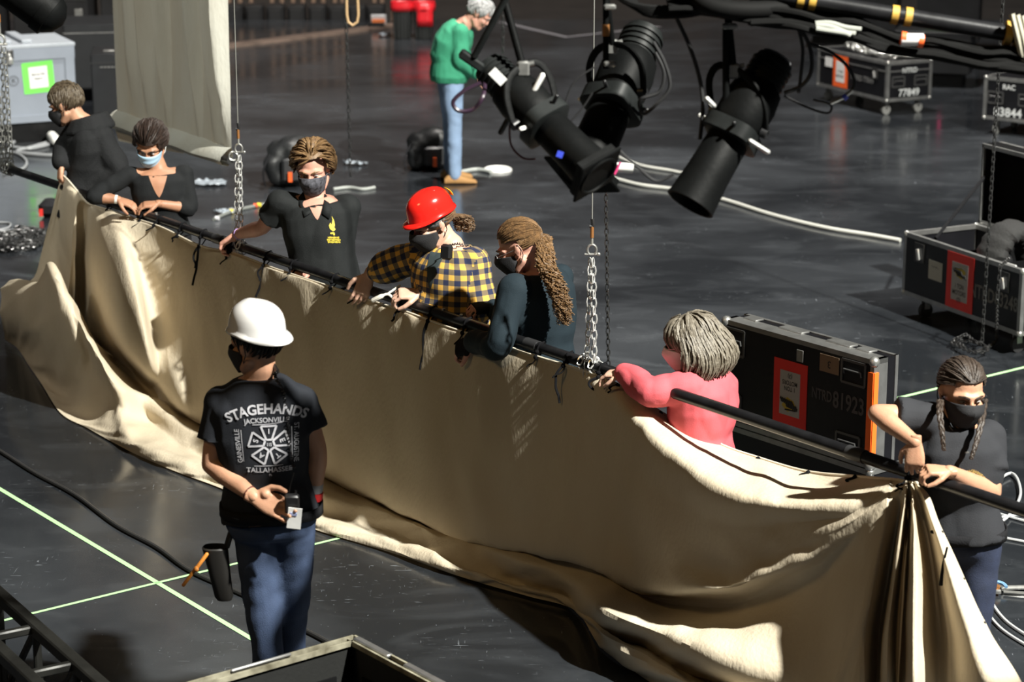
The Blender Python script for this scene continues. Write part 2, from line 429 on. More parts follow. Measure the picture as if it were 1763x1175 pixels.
def person(label, Y, J, face, roll=0, hs=1.0, bw=1.0, skin=None, shirt=None, pants=None, sleeve='short', hair=None,
           hand_l=None, hand_r=None, belly=0.0, hip_dir=None, shirt_inf=.016, seed=1, legs=None, shoes=None, vox=.0065, arm=1.0,
           fold=(.006, 9), hem_t=.1, nw=.054, brows=True, neck_t=1.0, hand_s=1.06, wide=0.0, jaw=1.0, full=1.0, collar=True):
    """J: joints as picture points plus a depth offset from the plane Y; body right/left are the person's own"""
    rng = random.Random(seed)
    def pt(k):
        a = J[k]; return PY(a[0], a[1], Y + (a[2] if len(a) > 2 else 0))
    pel, nk, hd = pt('pelvis'), pt('neck'), pt('head')
    sr, sl = pt('shr'), pt('shl')
    root = empty('person', (pel.x, pel.y, 0), label, 'person')
    rs = (sr - sl).normalized()
    hr = V(hip_dir).normalized() if hip_dir else V((rs.x, rs.y, 0)).normalized()
    up0 = (nk - pel).normalized(); bottom = pel - up0 * .07 * bw
    bend = pt('chest') if 'chest' in J else pel.lerp(nk, .6)
    def spine(t):
        P = [np.array(q) for q in (bottom, pel.lerp(bend, .55), bend, nk)]
        ts = [0, .38, .66, 1.0]
        if t <= 0: c = bottom + (bottom - pel) * (-t) * .5; tt = 0
        else:
            for i in range(3):
                if t <= ts[i + 1] or i == 2:
                    tt = i + min(1.0, (t - ts[i]) / (ts[i + 1] - ts[i])); break
            c = V(cr(P, min(tt, 2.9999)))
        u = (V(cr(P, min(tt + .1, 2.9999))) - V(cr(P, max(tt - .1, 0)))).normalized()
        m = min(1, max(0, (t - .2) / .6)); r = (hr * (1 - m) + rs * m); r = (r - u * r.dot(u)).normalized()
        return c, r, u.cross(r), u
    S = dict(spine=spine, bw=bw)
    H = head_matrix(hd, face, roll)
    # --- body skin
    B = MB(); torso(B, S, -.02, 1.0)
    head_shape(B, H, nk, hs, nw * min(bw, 1.1), jaw, full)
    el, er, wl, wr = pt('ell'), pt('elr'), pt('wrl'), pt('wrr')
    A = arm
    for s_, e_, w_ in ((sl, el, wl), (sr, er, wr)):
        limb(B, [nk - (nk - pel).normalized() * .05, s_], [.06 * A, .056 * A])
        limb(B, [s_, s_.lerp(e_, .5), e_], [.056 * A, .049 * A, .039 * A])
        limb(B, [e_, e_.lerp(w_, .3), w_.lerp(e_, .12), w_], [.039 * A, .043 * A, .029 * A, .027 * A])
    # legs
    if legs: hl_, hr_, kl, kr, al, ar = [PY(q[0], q[1], Y + q[2]) for q in legs]
    else:
        cb = pel; hl_ = cb - hr * .09 * bw - V((0, 0, .03)); hr_ = cb + hr * .09 * bw - V((0, 0, .03))
        g = V((0, 0, 1)).cross(hr)
        kl = V((hl_.x, hl_.y, hl_.z * .53)) + g * .03; kr = V((hr_.x, hr_.y, hr_.z * .53)) + g * .03
        al = V((hl_.x, hl_.y, .09)) - g * .02; ar = V((hr_.x, hr_.y, .09)) - g * .02
    for h_, k_, a_ in ((hl_, kl, al), (hr_, kr, ar)):
        limb(B, [h_, k_, a_], [.08 * bw, .052 * bw, .036])
    B = remeshed(B, vox, 2)
    for spec, w_, e_, sd in ((hand_l, wl, el, 1), (hand_r, wr, er, -1)):
        hb = MB(); fd = (w_ - e_).normalized()
        sp = dict(d=fd, n=(0, 0, -1), side=1, curl=(.35, .4, .45, .5), thumb=.5); sp.update(spec or {})
        hand(hb, w_, sp['d'], sp['n'], sp['side'], (.98 if bw < 1 else 1.1) * sp.get('s', 1), sp['curl'], sp['thumb'])
        B.merge(remeshed(hb, .0038, 1))
    sk = skin or skin_mat('skin_mid', (.5, .27, .17))
    body = B.build('body', sk, root)
    # --- eyes and brows
    for s_ in (-1, 1):
        eb = MB(); c = H @ (V((s_ * .031, .0795, -.001)) * hs); M3 = H.to_3x3() * hs
        eb.ball(c, (.0125, .0098, .0055), M3, 12, mi=0)
        eb.ball(c + H.to_3x3() @ V((0, .0072, -.001)) * hs, (.0055, .0040, .0045), M3, 10, mi=1)
        eb.build('eye', [eye_white, eye_iris], root)
        if brows and hair:
            wb = MB(); pp = [H @ (V(q) * hs) for q in ((s_ * .014, .0985, .018), (s_ * .03, .0955, .0245), (s_ * .05, .078, .021))]
            wb.tube(pp, [.0035 * hs, .0045 * hs, .002 * hs], 6, 'round'); wb.build('eyebrow', hair['mat'], root)
    # --- shirt
    if shirt:
        T = MB(); inf = shirt_inf; torso(T, S, hem_t, neck_t, inf + wide, belly, .006)
        for s_, e_, w_ in ((sl, el, wl), (sr, er, wr)):
            ax = inf * .95
            limb(T, [nk.lerp(s_, .28) - (nk - pel).normalized() * .062, s_], [.052 * A + ax, .058 * A + ax])
            if sleeve == 'short':
                end = s_.lerp(e_, .62); limb(T, [s_, s_.lerp(e_, .3), end], [.055 * A + ax, .054 * A + ax, .052 * A + ax * 1.35], cap='flat'); T.ball(s_, .056 * A + ax)
            elif sleeve == 'elbow':
                end = e_.lerp(w_, .18); limb(T, [s_, s_.lerp(e_, .5), e_, end], [.056 * A + ax, .05 * A + ax, .045 * A + ax, .045 * A + ax])
            elif sleeve == 'rolled':
                end = e_.lerp(w_, .22); limb(T, [s_, s_.lerp(e_, .5), e_, end], [.06 * A + ax, .062 * A + ax, .062 * A + ax, .048 * A + ax])
            else:
                end = e_.lerp(w_, .93); limb(T, [s_, s_.lerp(e_, .5), e_, e_.lerp(w_, .5), end], [.057 * A + ax, .052 * A + ax, .047 * A + ax, .043 * A + ax, .036 * A + ax * .8])
        T = remeshed(T, .009, 3); folds(T, fold[0], fold[1], (1, 1, .6), .003, seed)
        so = T.build('shirt', shirt, root); root['_s'] = 0; del root['_s']
        S['shirt'] = so; S['shirt_mb'] = T
        if collar and False:
            cb = MB(); c, r, f, u = spine(.985)
            cb.loft([super_ring(c - u * .012, r, f, .082 * bw + .004, .074 * bw + .004, 24), super_ring(c + u * .006, r, f, .072 * bw + .004, .066 * bw + .004, 24)], cap=False)
            cb.build('collar', shirt, root, solid=.004)
    # --- trousers
    Q = MB(); torso(Q, S, -.02, .16 if hem_t > 0 else .2, .012)
    for h_, k_, a_ in ((hl_, kl, al), (hr_, kr, ar)):
        limb(Q, [h_ + V((0, 0, .02)), h_.lerp(k_, .5), k_, k_.lerp(a_, .5), a_ + V((0, 0, .0))], [(.092 if legs else .098) * bw, (.079 if legs else .088) * bw, .064 * bw, .060 * bw, .056])
    Q = remeshed(Q, .011 if legs else .02, 3)
    folds(Q, .005, 7, (.9, .9, 1.1), .003, seed + 3)
    Q.build('trousers', pants or black_cloth, root)
    g = V((0, 0, 1)).cross(hr)
    for a_ in (al, ar):
        s_ = MB(); rings = []
        gg = g
        for t, hw, h in ((-.09, .028, .05), (-.06, .037, .08), (0, .042, .1), (.07, .044, .07), (.13, .046, .05), (.18, .036, .035), (.195, .016, .018)):
            c = V((a_.x, a_.y, h / 2 + .002)) + gg * t; rings.append(super_ring(c, hr, V((0, 0, 1)), hw, h / 2, 14, 2.8))
        s_.loft(rings); s_.build('shoe', shoes or black_rubber, root)
    # --- hair
    if hair and hair.get('style'):
        hm = hair_mesh(H, hs, rng, hair['style'], hair.get('lift', .01), hair.get('n', 260), hair.get('L', .09), hair.get('r', .0042))
        if hair.get('extra'): hair['extra'](hm, H, hs, rng)
        hm.build('hair', hair['mat'], root)
    S.update(root=root, H=H, hs=hs, body=B, el=el, er=er, wl=wl, wr=wr, nk=nk, pel=pel, sl=sl, sr=sr, up=(nk - pel).normalized())
    return S

def face_mask(S, m, strap=None, pleats=False, pattern=None, big=1.0):
    H, hs = S['H'], S['hs']; g = []
    rows, cols = 16, 22
    for i in range(rows + 1):
        v = i / rows; row = []
        zc = .002 - v * .112 * big; yc = .1185 - .028 * v * v + .012 * math.sin(v * math.pi)
        zs = -.02 - v * .062; xs = .073 - .012 * v; ys = .018 - .004 * v
        if not pleats: yc += .010 * math.exp(-((v - .28) / .2) ** 2)
        for j in range(cols + 1):
            u = -1 + 2 * j / cols; a = abs(u)
            x = xs * math.sin(u * math.pi / 2) ** 1 if True else 0
            k = math.cos(u * math.pi / 2)
            y = ys + (yc - ys) * (k ** .75 if k > 0 else 0)
            z = zs + (zc - zs) * (k ** .8 if k > 0 else 0)
            if pleats: y += .0022 * math.sin(v * 18)
            if not pleats: y += .003 * math.exp(-(u / .05) ** 2)
            row.append(H @ (V((x, y, z)) * hs))
        g.append(row)
    mb = MB(); mb.sheet(g)
    o = mb.build('face_mask', m, S['root'], solid=.0025)
    for s in (-1, 1):
        st = MB()
        ear = V((s * .088, -.03, -.0)); e2 = V((s * .085, -.028, -.028))
        a = V((s * .072, .02, -.024)); b = V((s * .062, .014, -.078))
        st.tube([H @ (q * hs) for q in (a, a.lerp(ear, .5) + V((s * .006, 0, .004)), ear + V((0, .008, .024)), ear, e2)], .0022, 6)
        st.tube([H @ (q * hs) for q in (b, b.lerp(e2, .5) + V((s * .008, 0, 0)), e2)], .0022, 6)
        st.build('ear_loop', strap or m, o)
    return o, g

def glasses(S, m):
    H, hs = S['H'], S['hs']; mb = MB()
    for s in (-1, 1):
        pts = [H @ (V((s * .031 + .021 * math.cos(a), .1035 - .004 * abs(math.cos(a)), -.004 + .015 * math.sin(a))) * hs) for a in [2 * math.pi * k / 16 for k in range(17)]]
        mb.tube(pts, .0013, 5)
        mb.tube([H @ (V(q) * hs) for q in ((s * .052, .1, .0), (s * .074, .075, .002), (s * .084, -.015, .006))], .0014, 5)
    mb.tube([H @ (V(q) * hs) for q in ((-.011, .104, 0), (0, .107, .004), (.011, .104, 0))], .0013, 5)
    mb.build('glasses', m, S['root'])

def helmet(S, m, tilt=0.0, off=(0, 0, 0), flip=False, size=.89):
    H, hs = S['H'], S['hs']
    M = H @ Matrix.Translation(V((0, -.012, .042)) + V(off)) @ Matrix.Rotation(tilt, 4, 'X')
    if flip: M = M @ Matrix.Rotation(math.pi, 4, 'Z')
    mb = MB(); seg = 40; rings = []
    prof = [(1.16, -.02), (1.13, -.012), (1.02, -.002), (1.0, .012), (.985, .03), (.95, .055), (.88, .08), (.76, .101), (.6, .117), (.4, .128), (.2, .133), (.03, .134)]
    for k, (s, z) in enumerate(prof):
        ring = []
        for j in range(seg):
            a = 2 * math.pi * j / seg; x, y = math.sin(a), math.cos(a)
            ex = s
            if k < 3:
                ex = 1.0 + (s - 1.0) * (.55 + 1.5 * max(0, (y + .1) / 1.1) ** 1.4)
            zz = z - (.010 * max(0, y) if k < 3 else 0) + (.006 * (1 - abs(y)) if k < 3 else 0)
            rdg = 0
            if 3 < k < 11: rdg = .0045 * math.exp(-(x * ex / .12) ** 2)
            ring.append(M @ (V((x * ex * .108, y * ex * .132, (zz + rdg) * .93)) * hs * size))
        rings.append(ring)
    mb.loft(rings, cap=False)
    c = len(mb.v); mb.v.append(M @ (V((0, 0, .1385 * .93)) * hs * size)); n0 = c - seg
    for j in range(seg): mb.f.append([n0 + j, n0 + (j + 1) % seg, c]); mb.m.append(0)
    o = mb.build('hard_hat', m, S['root'], solid=.004)
    return o, M

def project(S_mb, pts_uv, origin, xd, yd, nd, lift=.003, dist=.5):
    """drop a flat drawing on a garment along -nd"""
    if not hasattr(S_mb, 'bvh'): S_mb.bvh = BVHTree.FromPolygons([tuple(q) for q in S_mb.v], S_mb.f)
    out = []; last = dist
    for (u, v) in pts_uv:
        o = origin + xd * u + yd * v + nd * dist
        loc, nrm, idx, d = S_mb.bvh.ray_cast(o, -nd, dist * 2)
        if loc is None: loc = o - nd * last
        else: last = d
        out.append(loc + nd * lift)
    return out
# ------------------------------------------------ setting
def floor_mat():
    m = bpy.data.materials.new('stage_floor_paint'); m.use_nodes = True; nt = m.node_tree; N = nt.nodes; L = nt.links
    b = N['Principled BSDF']; tc = N.new('ShaderNodeTexCoord')
    def noi(scale, st=(1, 1, 1), det=5, dist=0, rot=0):
        mp = N.new('ShaderNodeMapping'); mp.inputs['Scale'].default_value = st; mp.inputs['Rotation'].default_value = (0, 0, rot); L.new(tc.outputs['Object'], mp.inputs[0])
        n = N.new('ShaderNodeTexNoise'); n.inputs['Scale'].default_value = scale; n.inputs['Detail'].default_value = det; n.inputs['Distortion'].default_value = dist
        L.new(mp.outputs[0], n.inputs['Vector']); return n.outputs[0]
    def mr(x, a, bb, c=0, d=1):
        q = N.new('ShaderNodeMapRange'); q.inputs[1].default_value = a; q.inputs[2].default_value = bb; q.inputs[3].default_value = c; q.inputs[4].default_value = d; L.new(x, q.inputs[0]); return q.outputs[0]
    def mth(op, a, bb):
        q = N.new('ShaderNodeMath'); q.operation = op
        for i, z in enumerate((a, bb)):
            if isinstance(z, (int, float)): q.inputs[i].default_value = z
            else: L.new(z, q.inputs[i])
        return q.outputs[0]
    cloud = mr(noi(.55, det=6, dist=.4), .42, .7)
    smear = mr(noi(1.6, (1, 2.0, 1), 7, .9, .5), .5, .75)
    scuff = mr(noi(11, (1, 6, 1), 3, .5, -.7), .66, .74)
    scuff2 = mr(noi(10, (7, 1, 1), 3, .5, .35), .67, .75)
    specks = mr(noi(60, det=2), .73, .8)
    gate = mr(noi(1.3, det=3), .48, .62)
    s = mth('MULTIPLY', mth('MAXIMUM', scuff, scuff2), gate)
    tot = mth('ADD', mth('ADD', mth('MULTIPLY', cloud, .16), mth('MULTIPLY', smear, .09)), mth('ADD', mth('MULTIPLY', s, .75), mth('MULTIPLY', specks, 1.0)))
    mx = N.new('ShaderNodeMix'); mx.data_type = 'RGBA'; mx.inputs['A'].default_value = (.0145, .0165, .0195, 1); mx.inputs['B'].default_value = (.34, .37, .41, 1)
    L.new(mth('MINIMUM', mth('MULTIPLY', tot, .55), 1.0), mx.inputs['Factor']); L.new(mx.outputs['Result'], b.inputs['Base Color'])
    L.new(mr(mth('ADD', mth('MULTIPLY', cloud, .5), mth('MULTIPLY', smear, .5)), 0, 1, .13, .36), b.inputs['Roughness'])
    bp = N.new('ShaderNodeBump'); bp.inputs['Strength'].default_value = .12; bp.inputs['Distance'].default_value = .01
    L.new(noi(3, (1, 1, 1), 4), bp.inputs['Height']); L.new(bp.outputs[0], b.inputs['Normal'])
    b.inputs['Specular IOR Level'].default_value = .55
    return m
mb = MB(); mb.sheet([[V((x, y, 0)) for x in (-16, 16)] for y in (1, 31.6)][::1])
mb.f = [f[::-1] for f in mb.f] if False else mb.f
o = mb.build('floor', floor_mat()); o['kind'] = 'structure'
# seating bowl seen past the stage, dark tiers against a warm brown wall
tier = mat('tier_wood', (.075, .055, .045), .6, var=.5, vs=1.2, col2=(.022, .02, .019), stretch=(2.5, .2, .3))
mb = MB()
mb.box((0, 45, 4.5), (44, .3, 15)); o = mb.build('wall_back', tier); o['kind'] = 'structure'
hall = mat('hall_floor_concrete', (.03, .026, .024), .8, var=.4, vs=2)
mb = MB(); mb.box((0, 38.2, -.35), (44, 13.2, .1)); o = mb.build('floor', hall); o['kind'] = 'structure'
strip = mat('worn_stage_lip', (.21, .15, .12), .6, var=.5, vs=5)
e1, e2, e0 = PZ(390, 84), PZ(640, 52), PZ(-120, 140)
mb = MB(); d = (e2 - e0).normalized(); nn = V((-d.y, d.x, 0))
for a, b_ in ((e0, e1), (e1, PZ(700, 45))):
    mb.sheet([[a + V((0, 0, .03)), b_ + V((0, 0, .03))], [a + nn * .22 + V((0, 0, .03)), b_ + nn * .22 + V((0, 0, .03))]])
    mb.sheet([[a, b_], [a + V((0, 0, .03)), b_ + V((0, 0, .03))]])
o = mb.build('trim_1', strip); o['kind'] = 'structure'

# floor tapes and cables
tape_green = mat('green_tape', (.42, .76, .36), .6, emit=0)
tape_grey = mat('grey_tape', (.28, .27, .29), .5)
def tape(pts, wdt, m, label):
    mb = MB(); P = [PZ(*q) for q in pts]; g = [[], []]
    for i, p in enumerate(P):
        d = (P[min(i + 1, len(P) - 1)] - P[max(i - 1, 0)]).normalized(); n_ = V((-d.y, d.x, 0)) * wdt / 2
        g[0].append(p + n_ + V((0, 0, .0025))); g[1].append(p - n_ + V((0, 0, .0025)))
    mb.sheet(g); o = mb.build('floor_tape', m, loc=(P[0].x, P[0].y, 0)); tag(o, label, 'tape')
tape([(-250, 694), (0, 843), (250, 992), (443, 1107)], .027, tape_green, 'long green floor tape running down past the person in white hard hat')
tape([(-60, 1086), (45, 1060), (400, 973), (900, 850)], .022, tape_green, 'thin green floor tape crossing the other and running under the beige drape')
tape([(1200, 776), (1530, 690), (1900, 600)], .03, tape_green, 'green floor tape behind the dark haired person in charcoal tee')
tape([(862, 38), (975, 64), (1135, 46)], .1, tape_grey, 'pale grey floor tape with a bend far behind the stage lights')

def cable(name, pts, r, m, label, cat='cable', k=8, z=None, group=None, wig=0):
    P = [PZ(q[0], q[1], q[2] if len(q) > 2 else r) for q in pts]; P = spline(P, k)
    if wig: P = [p + V((rnd.uniform(-wig, wig), rnd.uniform(-wig, wig), 0)) for p in P]
    mb = MB(); mb.tube(P, r, 8); o = mb.build(name, m, loc=(P[0].x, P[0].y, 0)); tag(o, label, cat, group); return o
cable('cable', [(-60, 742), (0, 777), (60, 815), (130, 853), (200, 905), (270, 943), (330, 985), (430, 1030), (500, 1072), (560, 1104), (640, 1150)], .011, mat('cable_jacket', (.03, .03, .03), .35, spec=.8), 'black cable snaking over the floor beside the green tape')
wc = mat('white_cable_jacket', (.5, .5, .46), .45)
cable('cable', [(1040, 302), (1100, 318), (1160, 326), (1240, 342), (1330, 370), (1420, 392), (1500, 405), (1550, 414)], .017, wc, 'thick white cable curving across the floor towards the open case')
cable('cable', [(1045, 262), (1100, 284), (1160, 295), (1200, 306), (1225, 330)], .015, wc, 'short white cable behind the lower ends of the stage lights')
gc = mat('grey_cable_jacket', (.26, .27, .28), .4)
cable('cable_coil', [(10, 262), (30, 240), (70, 228), (110, 232), (96, 245), (50, 256), (15, 250), (40, 238), (95, 240), (60, 252), (30, 262), (100, 268), (150, 262)], .017, gc, 'coil of thick grey cable on the floor before the grey case', 'cable')
cable('cable', [(5, 300), (40, 290), (44, 275), (20, 262), (-20, 268)], .013, gc, 'loop of thin grey cable near the left chain')
cable('cable', [(-20, 383), (15, 384), (14, 392), (-10, 398), (40, 396), (75, 402)], .008, gc, 'thin pale cable by the dark heaped chain at the left edge')
wgc = mat('pale_cable_jacket', (.45, .46, .47), .4)
for i, pts in enumerate(([(1690, 850, .02), (1740, 815, .02), (1757, 850, .02), (1735, 890, .02), (1700, 910, .02)], [(1670, 868), (1720, 885), (1790, 905)], [(1680, 905), (1730, 890), (1800, 885)], [(1665, 915), (1720, 925), (1800, 940)])):
    cable('cable', pts, .008, wgc, ['pale cable standing in a loop right of the person in charcoal tee', 'upper pale cable at the right edge behind the pipe end', 'pale cable slanting up to the right edge behind the bag', 'lowest of the pale cables leaving the frame beside the waist bag'][i])
cable('cable', [(1685, 965), (1690, 1030), (1720, 1080), (1790, 1125)], .008, wgc, 'outer pale cable sweeping down beside the dark jeans')
cable('cable', [(1692, 960), (1700, 1020), (1730, 1068), (1790, 1108)], .008, wgc, 'inner pale cable sweeping down beside the dark jeans')

# scraps on the floor
film = mat('clear_film', (.30, .34, .38), .25, var=.3, vs=30)
def scrap(px, py, w_, h_, m, label, cat='plastic scrap', seed=0):
    c = PZ(px, py); rr = random.Random(seed); g = []
    for i in range(7):
        g.append([c + V(((j / 9 - .5) * w_ + rr.uniform(-.01, .01), (i / 6 - .5) * h_ * (1 - abs(j / 9 - .5)) + rr.uniform(-.02, .02), .012 + abs(rr.gauss(0, .014)))) for j in range(10)])
    mb = MB(); mb.sheet(g); o = mb.build('plastic_wrap', m, loc=(c.x, c.y, 0), solid=.001); tag(o, label, cat)
scrap(362, 318, .28, .25, film, 'crumpled clear film on the floor below the hanging drape hem', seed=1)
scrap(612, 284, .22, .12, film, 'small crumpled film behind the person in black polo shirt', seed=2)
scrap(385, 368, .16, .1, film, 'film scrap beside the colourful cable tails', seed=5)
rope_m = mat('braided_white_sling', (.36, .38, .36), .6, bump=.4, bs=120)
cable('sling', [(574, 326), (600, 323), (625, 326), (645, 323)], .014, rope_m, 'whitish braided sling on the floor right of the person in black polo shirt', 'sling')
cable('sling', [(775, 302), (800, 295), (822, 292), (845, 296)], .018, rope_m, 'pale braided sling at the tan boots of the person in green', 'sling')
mb = MB(); c = PZ(857, 294); mb.tube([c + V((0, 0, .002)), c + V((0, 0, .02))], [.13, .125], 32); mb.ring(c + V((0, 0, .02)), Matrix.Identity(3), .11, .008, 28)
tag(mb.build('disc', white_plastic, loc=(c.x, c.y, 0)), 'round white disc on the floor right of the tan boots', 'disc')
rope_tail = mat('loom_jacket', (.16, .17, .16), .5)
o = cable('cable_loom', [(368, 378), (395, 366), (430, 357), (470, 350), (500, 352)], .015, rope_tail, 'cable end with coloured tapes on the floor left of the person in black polo', 'cable')
for k, (px, py, cc) in enumerate(((398, 364, (.8, .6, .03)), (408, 361, (.7, .7, .7)), (440, 354, (.75, .1, .03)), (446, 353, (.8, .65, .05)), (374, 376, (.6, .6, .62)))):
    b = MB(); p = PZ(px, py, .02); b.tube([p - V((.015, -.004, 0)), p + V((.015, -.004, 0))], .018, 10); b.build('tape_band', mat('band%d' % k, cc, .5), o)

# ------------------------------------------------ the pipe
pipe_m = mat('pipe_black_paint', (.02, .02, .022), .3, .3, var=.5, vs=14, bump=.05, bs=30)
p_end = PA + PDIR * (PB - PA).length * 1.12
root = empty('rigging_pipe', PA.lerp(p_end, .5), 'long black pipe hanging in chains, slanting across the crew', 'pipe')
mb = MB(); mb.tube([PA, p_end], .0255, 28); mb.build('tube', pipe_m, root)
for s in (.0, .32, .655, .9):
    mb = MB(); c = PA + PDIR * (PB - PA).length * s; mb.tube([c - PDIR * .045, c + PDIR * .045], .0285, 24)
    mb.build('coupler', mat('coupler_paint', (.045, .045, .047), .4, .4), root)
for i, s in enumerate((.22, .236, .572, .589)):
    c = PA + PDIR * (PB - PA).length * s; mb = MB(); mb.tube([c + V((0, 0, .018)), c + V((0, 0, .034))], .008, 8); mb.build('bolt', silver, root)

# ------------------------------------------------ chains
def pickup(pxs, top, label, thick=1.0, strands=2, sh_py=None, seed=0):
    """wire rope, ferrule, shackle and doubled silver chain choking the pipe"""
    t = ((pxs - 8) / 1755.0); 
    base = PO(pxs, 288 + .3373 * (pxs - 8), 0); sh = PY(top[0], top[1], base.y)
    root = empty('pickup_chain', base, label, 'chain', 'silver chains holding the pipe')
    mb = MB()
    for k in range(strands):
        dx = (k - (strands - 1) / 2) * .036
        q = base + PDIR * dx * 1.6
        top_ = sh + V((dx * .35, 0, -.02))
        link_chain(mb, top_, q + V((0, -.03, -.03)), .036, .0038 * thick, .0125 * thick, rot=k * .9 + .3, jitter=.0015)
    for dx in (-.04, .035):
        c = base + PDIR * dx
        M = frame(V((0, 0, 1)), PDIR.cross(V((0, 0, 1))))
        M = Matrix((PNRM, V((0, 0, 1)), PDIR)).transposed()
        pts = [c + M @ V((math.cos(a) * .036, math.sin(a) * .036, 0)) for a in [2 * math.pi * k / 12 for k in range(13)]]
        chain_path(mb, pts, .034, .0038 * thick, .0115 * thick)
    link_chain(mb, base + PNRM * .03 + V((0, 0, -.02)), base + PNRM * .035 + V((0, 0, -.09)), .036, .004, .0125)
    mb.build('chain_links', chrome if not seed else silver, root)
    mb = MB(); pts = [sh + V((math.cos(a) * .02, 0, math.sin(a) * .024 + .02)) for a in [R(-60 + 300 * k / 14) for k in range(15)]]
    mb.tube(pts, .006, 8); mb.tube([sh + V((-.032, 0, -.0)), sh + V((.032, 0, 0))], .0055, 8); mb.ball(sh + V((.03, 0, 0)), .009)
    mb.build('shackle', silver, root)
    mb = MB(); e = sh + V((0, 0, .045)); mb.tube([e, sh + V((0, 0, .09))], .006, 8); mb.tube([e + V((0, 0, .1)), e + V((0, 0, 5.5))], .0028, 6)
    mb.build('wire_rope', mat('wire_rope', (.5, .5, .46), .4, .7), root)
    mb = MB(); mb.tube([sh + V((0, 0, .075)), sh + V((0, 0, .125))], .008, 10); mb.build('ferrule', copper, root)
    mb = MB(); mb.tube([sh + V((-.012, 0, .128)), sh + V((.004, 0, .128)), sh + V((.002, 0, .16))], .009, 8); mb.build('tape_wrap', black_rubber, root)
    return root
pickup(412, (411, 262), 'silver doubled chain holding the pipe by the person in black polo shirt', 1.0, 2)
pickup(1017, (1019, 438), 'silver doubled chain holding the pipe between the long ponytail and the pink shirt', 1.0, 2)
# leftmost: chain bundle without rope in frame
base = PA + PDIR * .04; root = empty('pickup_chain', base, 'silver chain bundle at the left edge holding the pipe end', 'chain', 'silver chains holding the pipe')
mb = MB()
for k, (dx, dy) in enumerate(((-.03, 0), (.0, .02), (.028, -.01), (-.012, -.03))):
    link_chain(mb, base + V((dx, dy, .78 if k < 3 else .5)), base + V((dx * 1.2, dy, -.02)), .036, .0042, .013, rot=k * .7, jitter=.002)
M = Matrix((PNRM, V((0, 0, 1)), PDIR)).transposed()
for dx in (-.03, .01, .05):
    chain_path(mb, [base + PDIR * dx + M @ V((math.cos(a) * .036, math.sin(a) * .036, 0)) for a in [2 * math.pi * k / 12 for k in range(13)]], .034, .0042, .012)
mb.build('chain_links', silver, root)
mb = MB(); s_ = base + V((0, 0, .8)); mb.tube([s_ + V((math.cos(a) * .03, 0, math.sin(a) * .036 + .025)) for a in [R(-60 + 300 * k / 14) for k in range(15)]], .008, 8); mb.tube([s_ + V((-.045, 0, 0)), s_ + V((.045, 0, 0))], .008, 8)
mb.tube([s_ + V((0, 0, .06)), s_ + V((0, 0, .16))], .009, 8); mb.build('shackle', silver, root)
mb = MB(); mb.tube([s_ + V((0, 0, .15)), s_ + V((0, 0, 5))], .003, 6); mb.build('wire_rope', MATS['wire_rope'], root)
mb = MB(); mb.tube([s_ + V((0, 0, .14)), s_ + V((0, 0, .19))], .011, 8); mb.build('ferrule', copper, root)

def motor_chain(name, pts, pitch, wire, wid, m, label, group=None):
    mb = MB(); chain_path(mb, pts, pitch, wire, wid); b = pts[-1]
    o = mb.build(name, m, loc=(b.x, b.y, min(p.z for p in pts))); return tag(o, label, 'chain', group)
a = PY(1043, 300, 10.75); b = PY(1047.5, 632, 10.75)
motor_chain('hoist_chain', [a + V((-.01, 0, 1.6)), a, b], .027, .0033, .0088, dark_steel, 'black hoist chain hanging beside the hand of the pink shirted person')
a = PY(596, 40, 18.5); b = PY(604, 325, 18.5)
motor_chain('hoist_chain', [a + V((0, 0, .8)), a, V((b.x, b.y, .35))], .04, .005, .012, dark_steel, 'thin far hoist chain left of the person in green sweater')
a = PY(866, 20, 19.5); b = PY(866, 95, 19.5)
motor_chain('hoist_chain', [a + V((0, 0, .6)), a, b], .045, .005, .013, dark_steel, 'short far hoist chain beside the grey head')
g1 = PZ(1690, 604, .02); top1 = V((g1.x + .03, g1.y, 4.6))
def pile(c, rx, ry, n, seed, z0=.012):
    rr = random.Random(seed); out = []; a = 0
    for i in range(n):
        a += rr.uniform(.5, 1.3); q = rr.uniform(.25, 1)
        out.append(c + V((math.cos(a) * rx * q, math.sin(a) * ry * q, z0 + rr.random() * .05)))
    return out
motor_chain('hoist_chain', [top1, g1 + V((0, 0, .05))] + pile(PZ(1672, 606), .12, .3, 12, 3), .031, .004, .0105, dark_steel, 'black hoist chain hanging before the open case and heaped below')
q1 = PZ(1716, 590, .02)
motor_chain('hoist_chain', [PY(1738, 445, 14.35), PY(1722, 458, 14.22), V((PY(1718, 500, 14.2).x, 14.2, .4)), V((q1.x, q1.y, .03)), q1 + V((-.08, -.12, 0)), q1 + V((-.2, -.25, 0))], .031, .004, .0105, dark_steel, 'black chain spilling from the open case rim to the floor')
motor_chain('hoist_chain', pile(PZ(35, 417), .28, .42, 60, 9), .04, .006, .0145, dark_steel, 'dull chain heaped on the floor at the left edge')

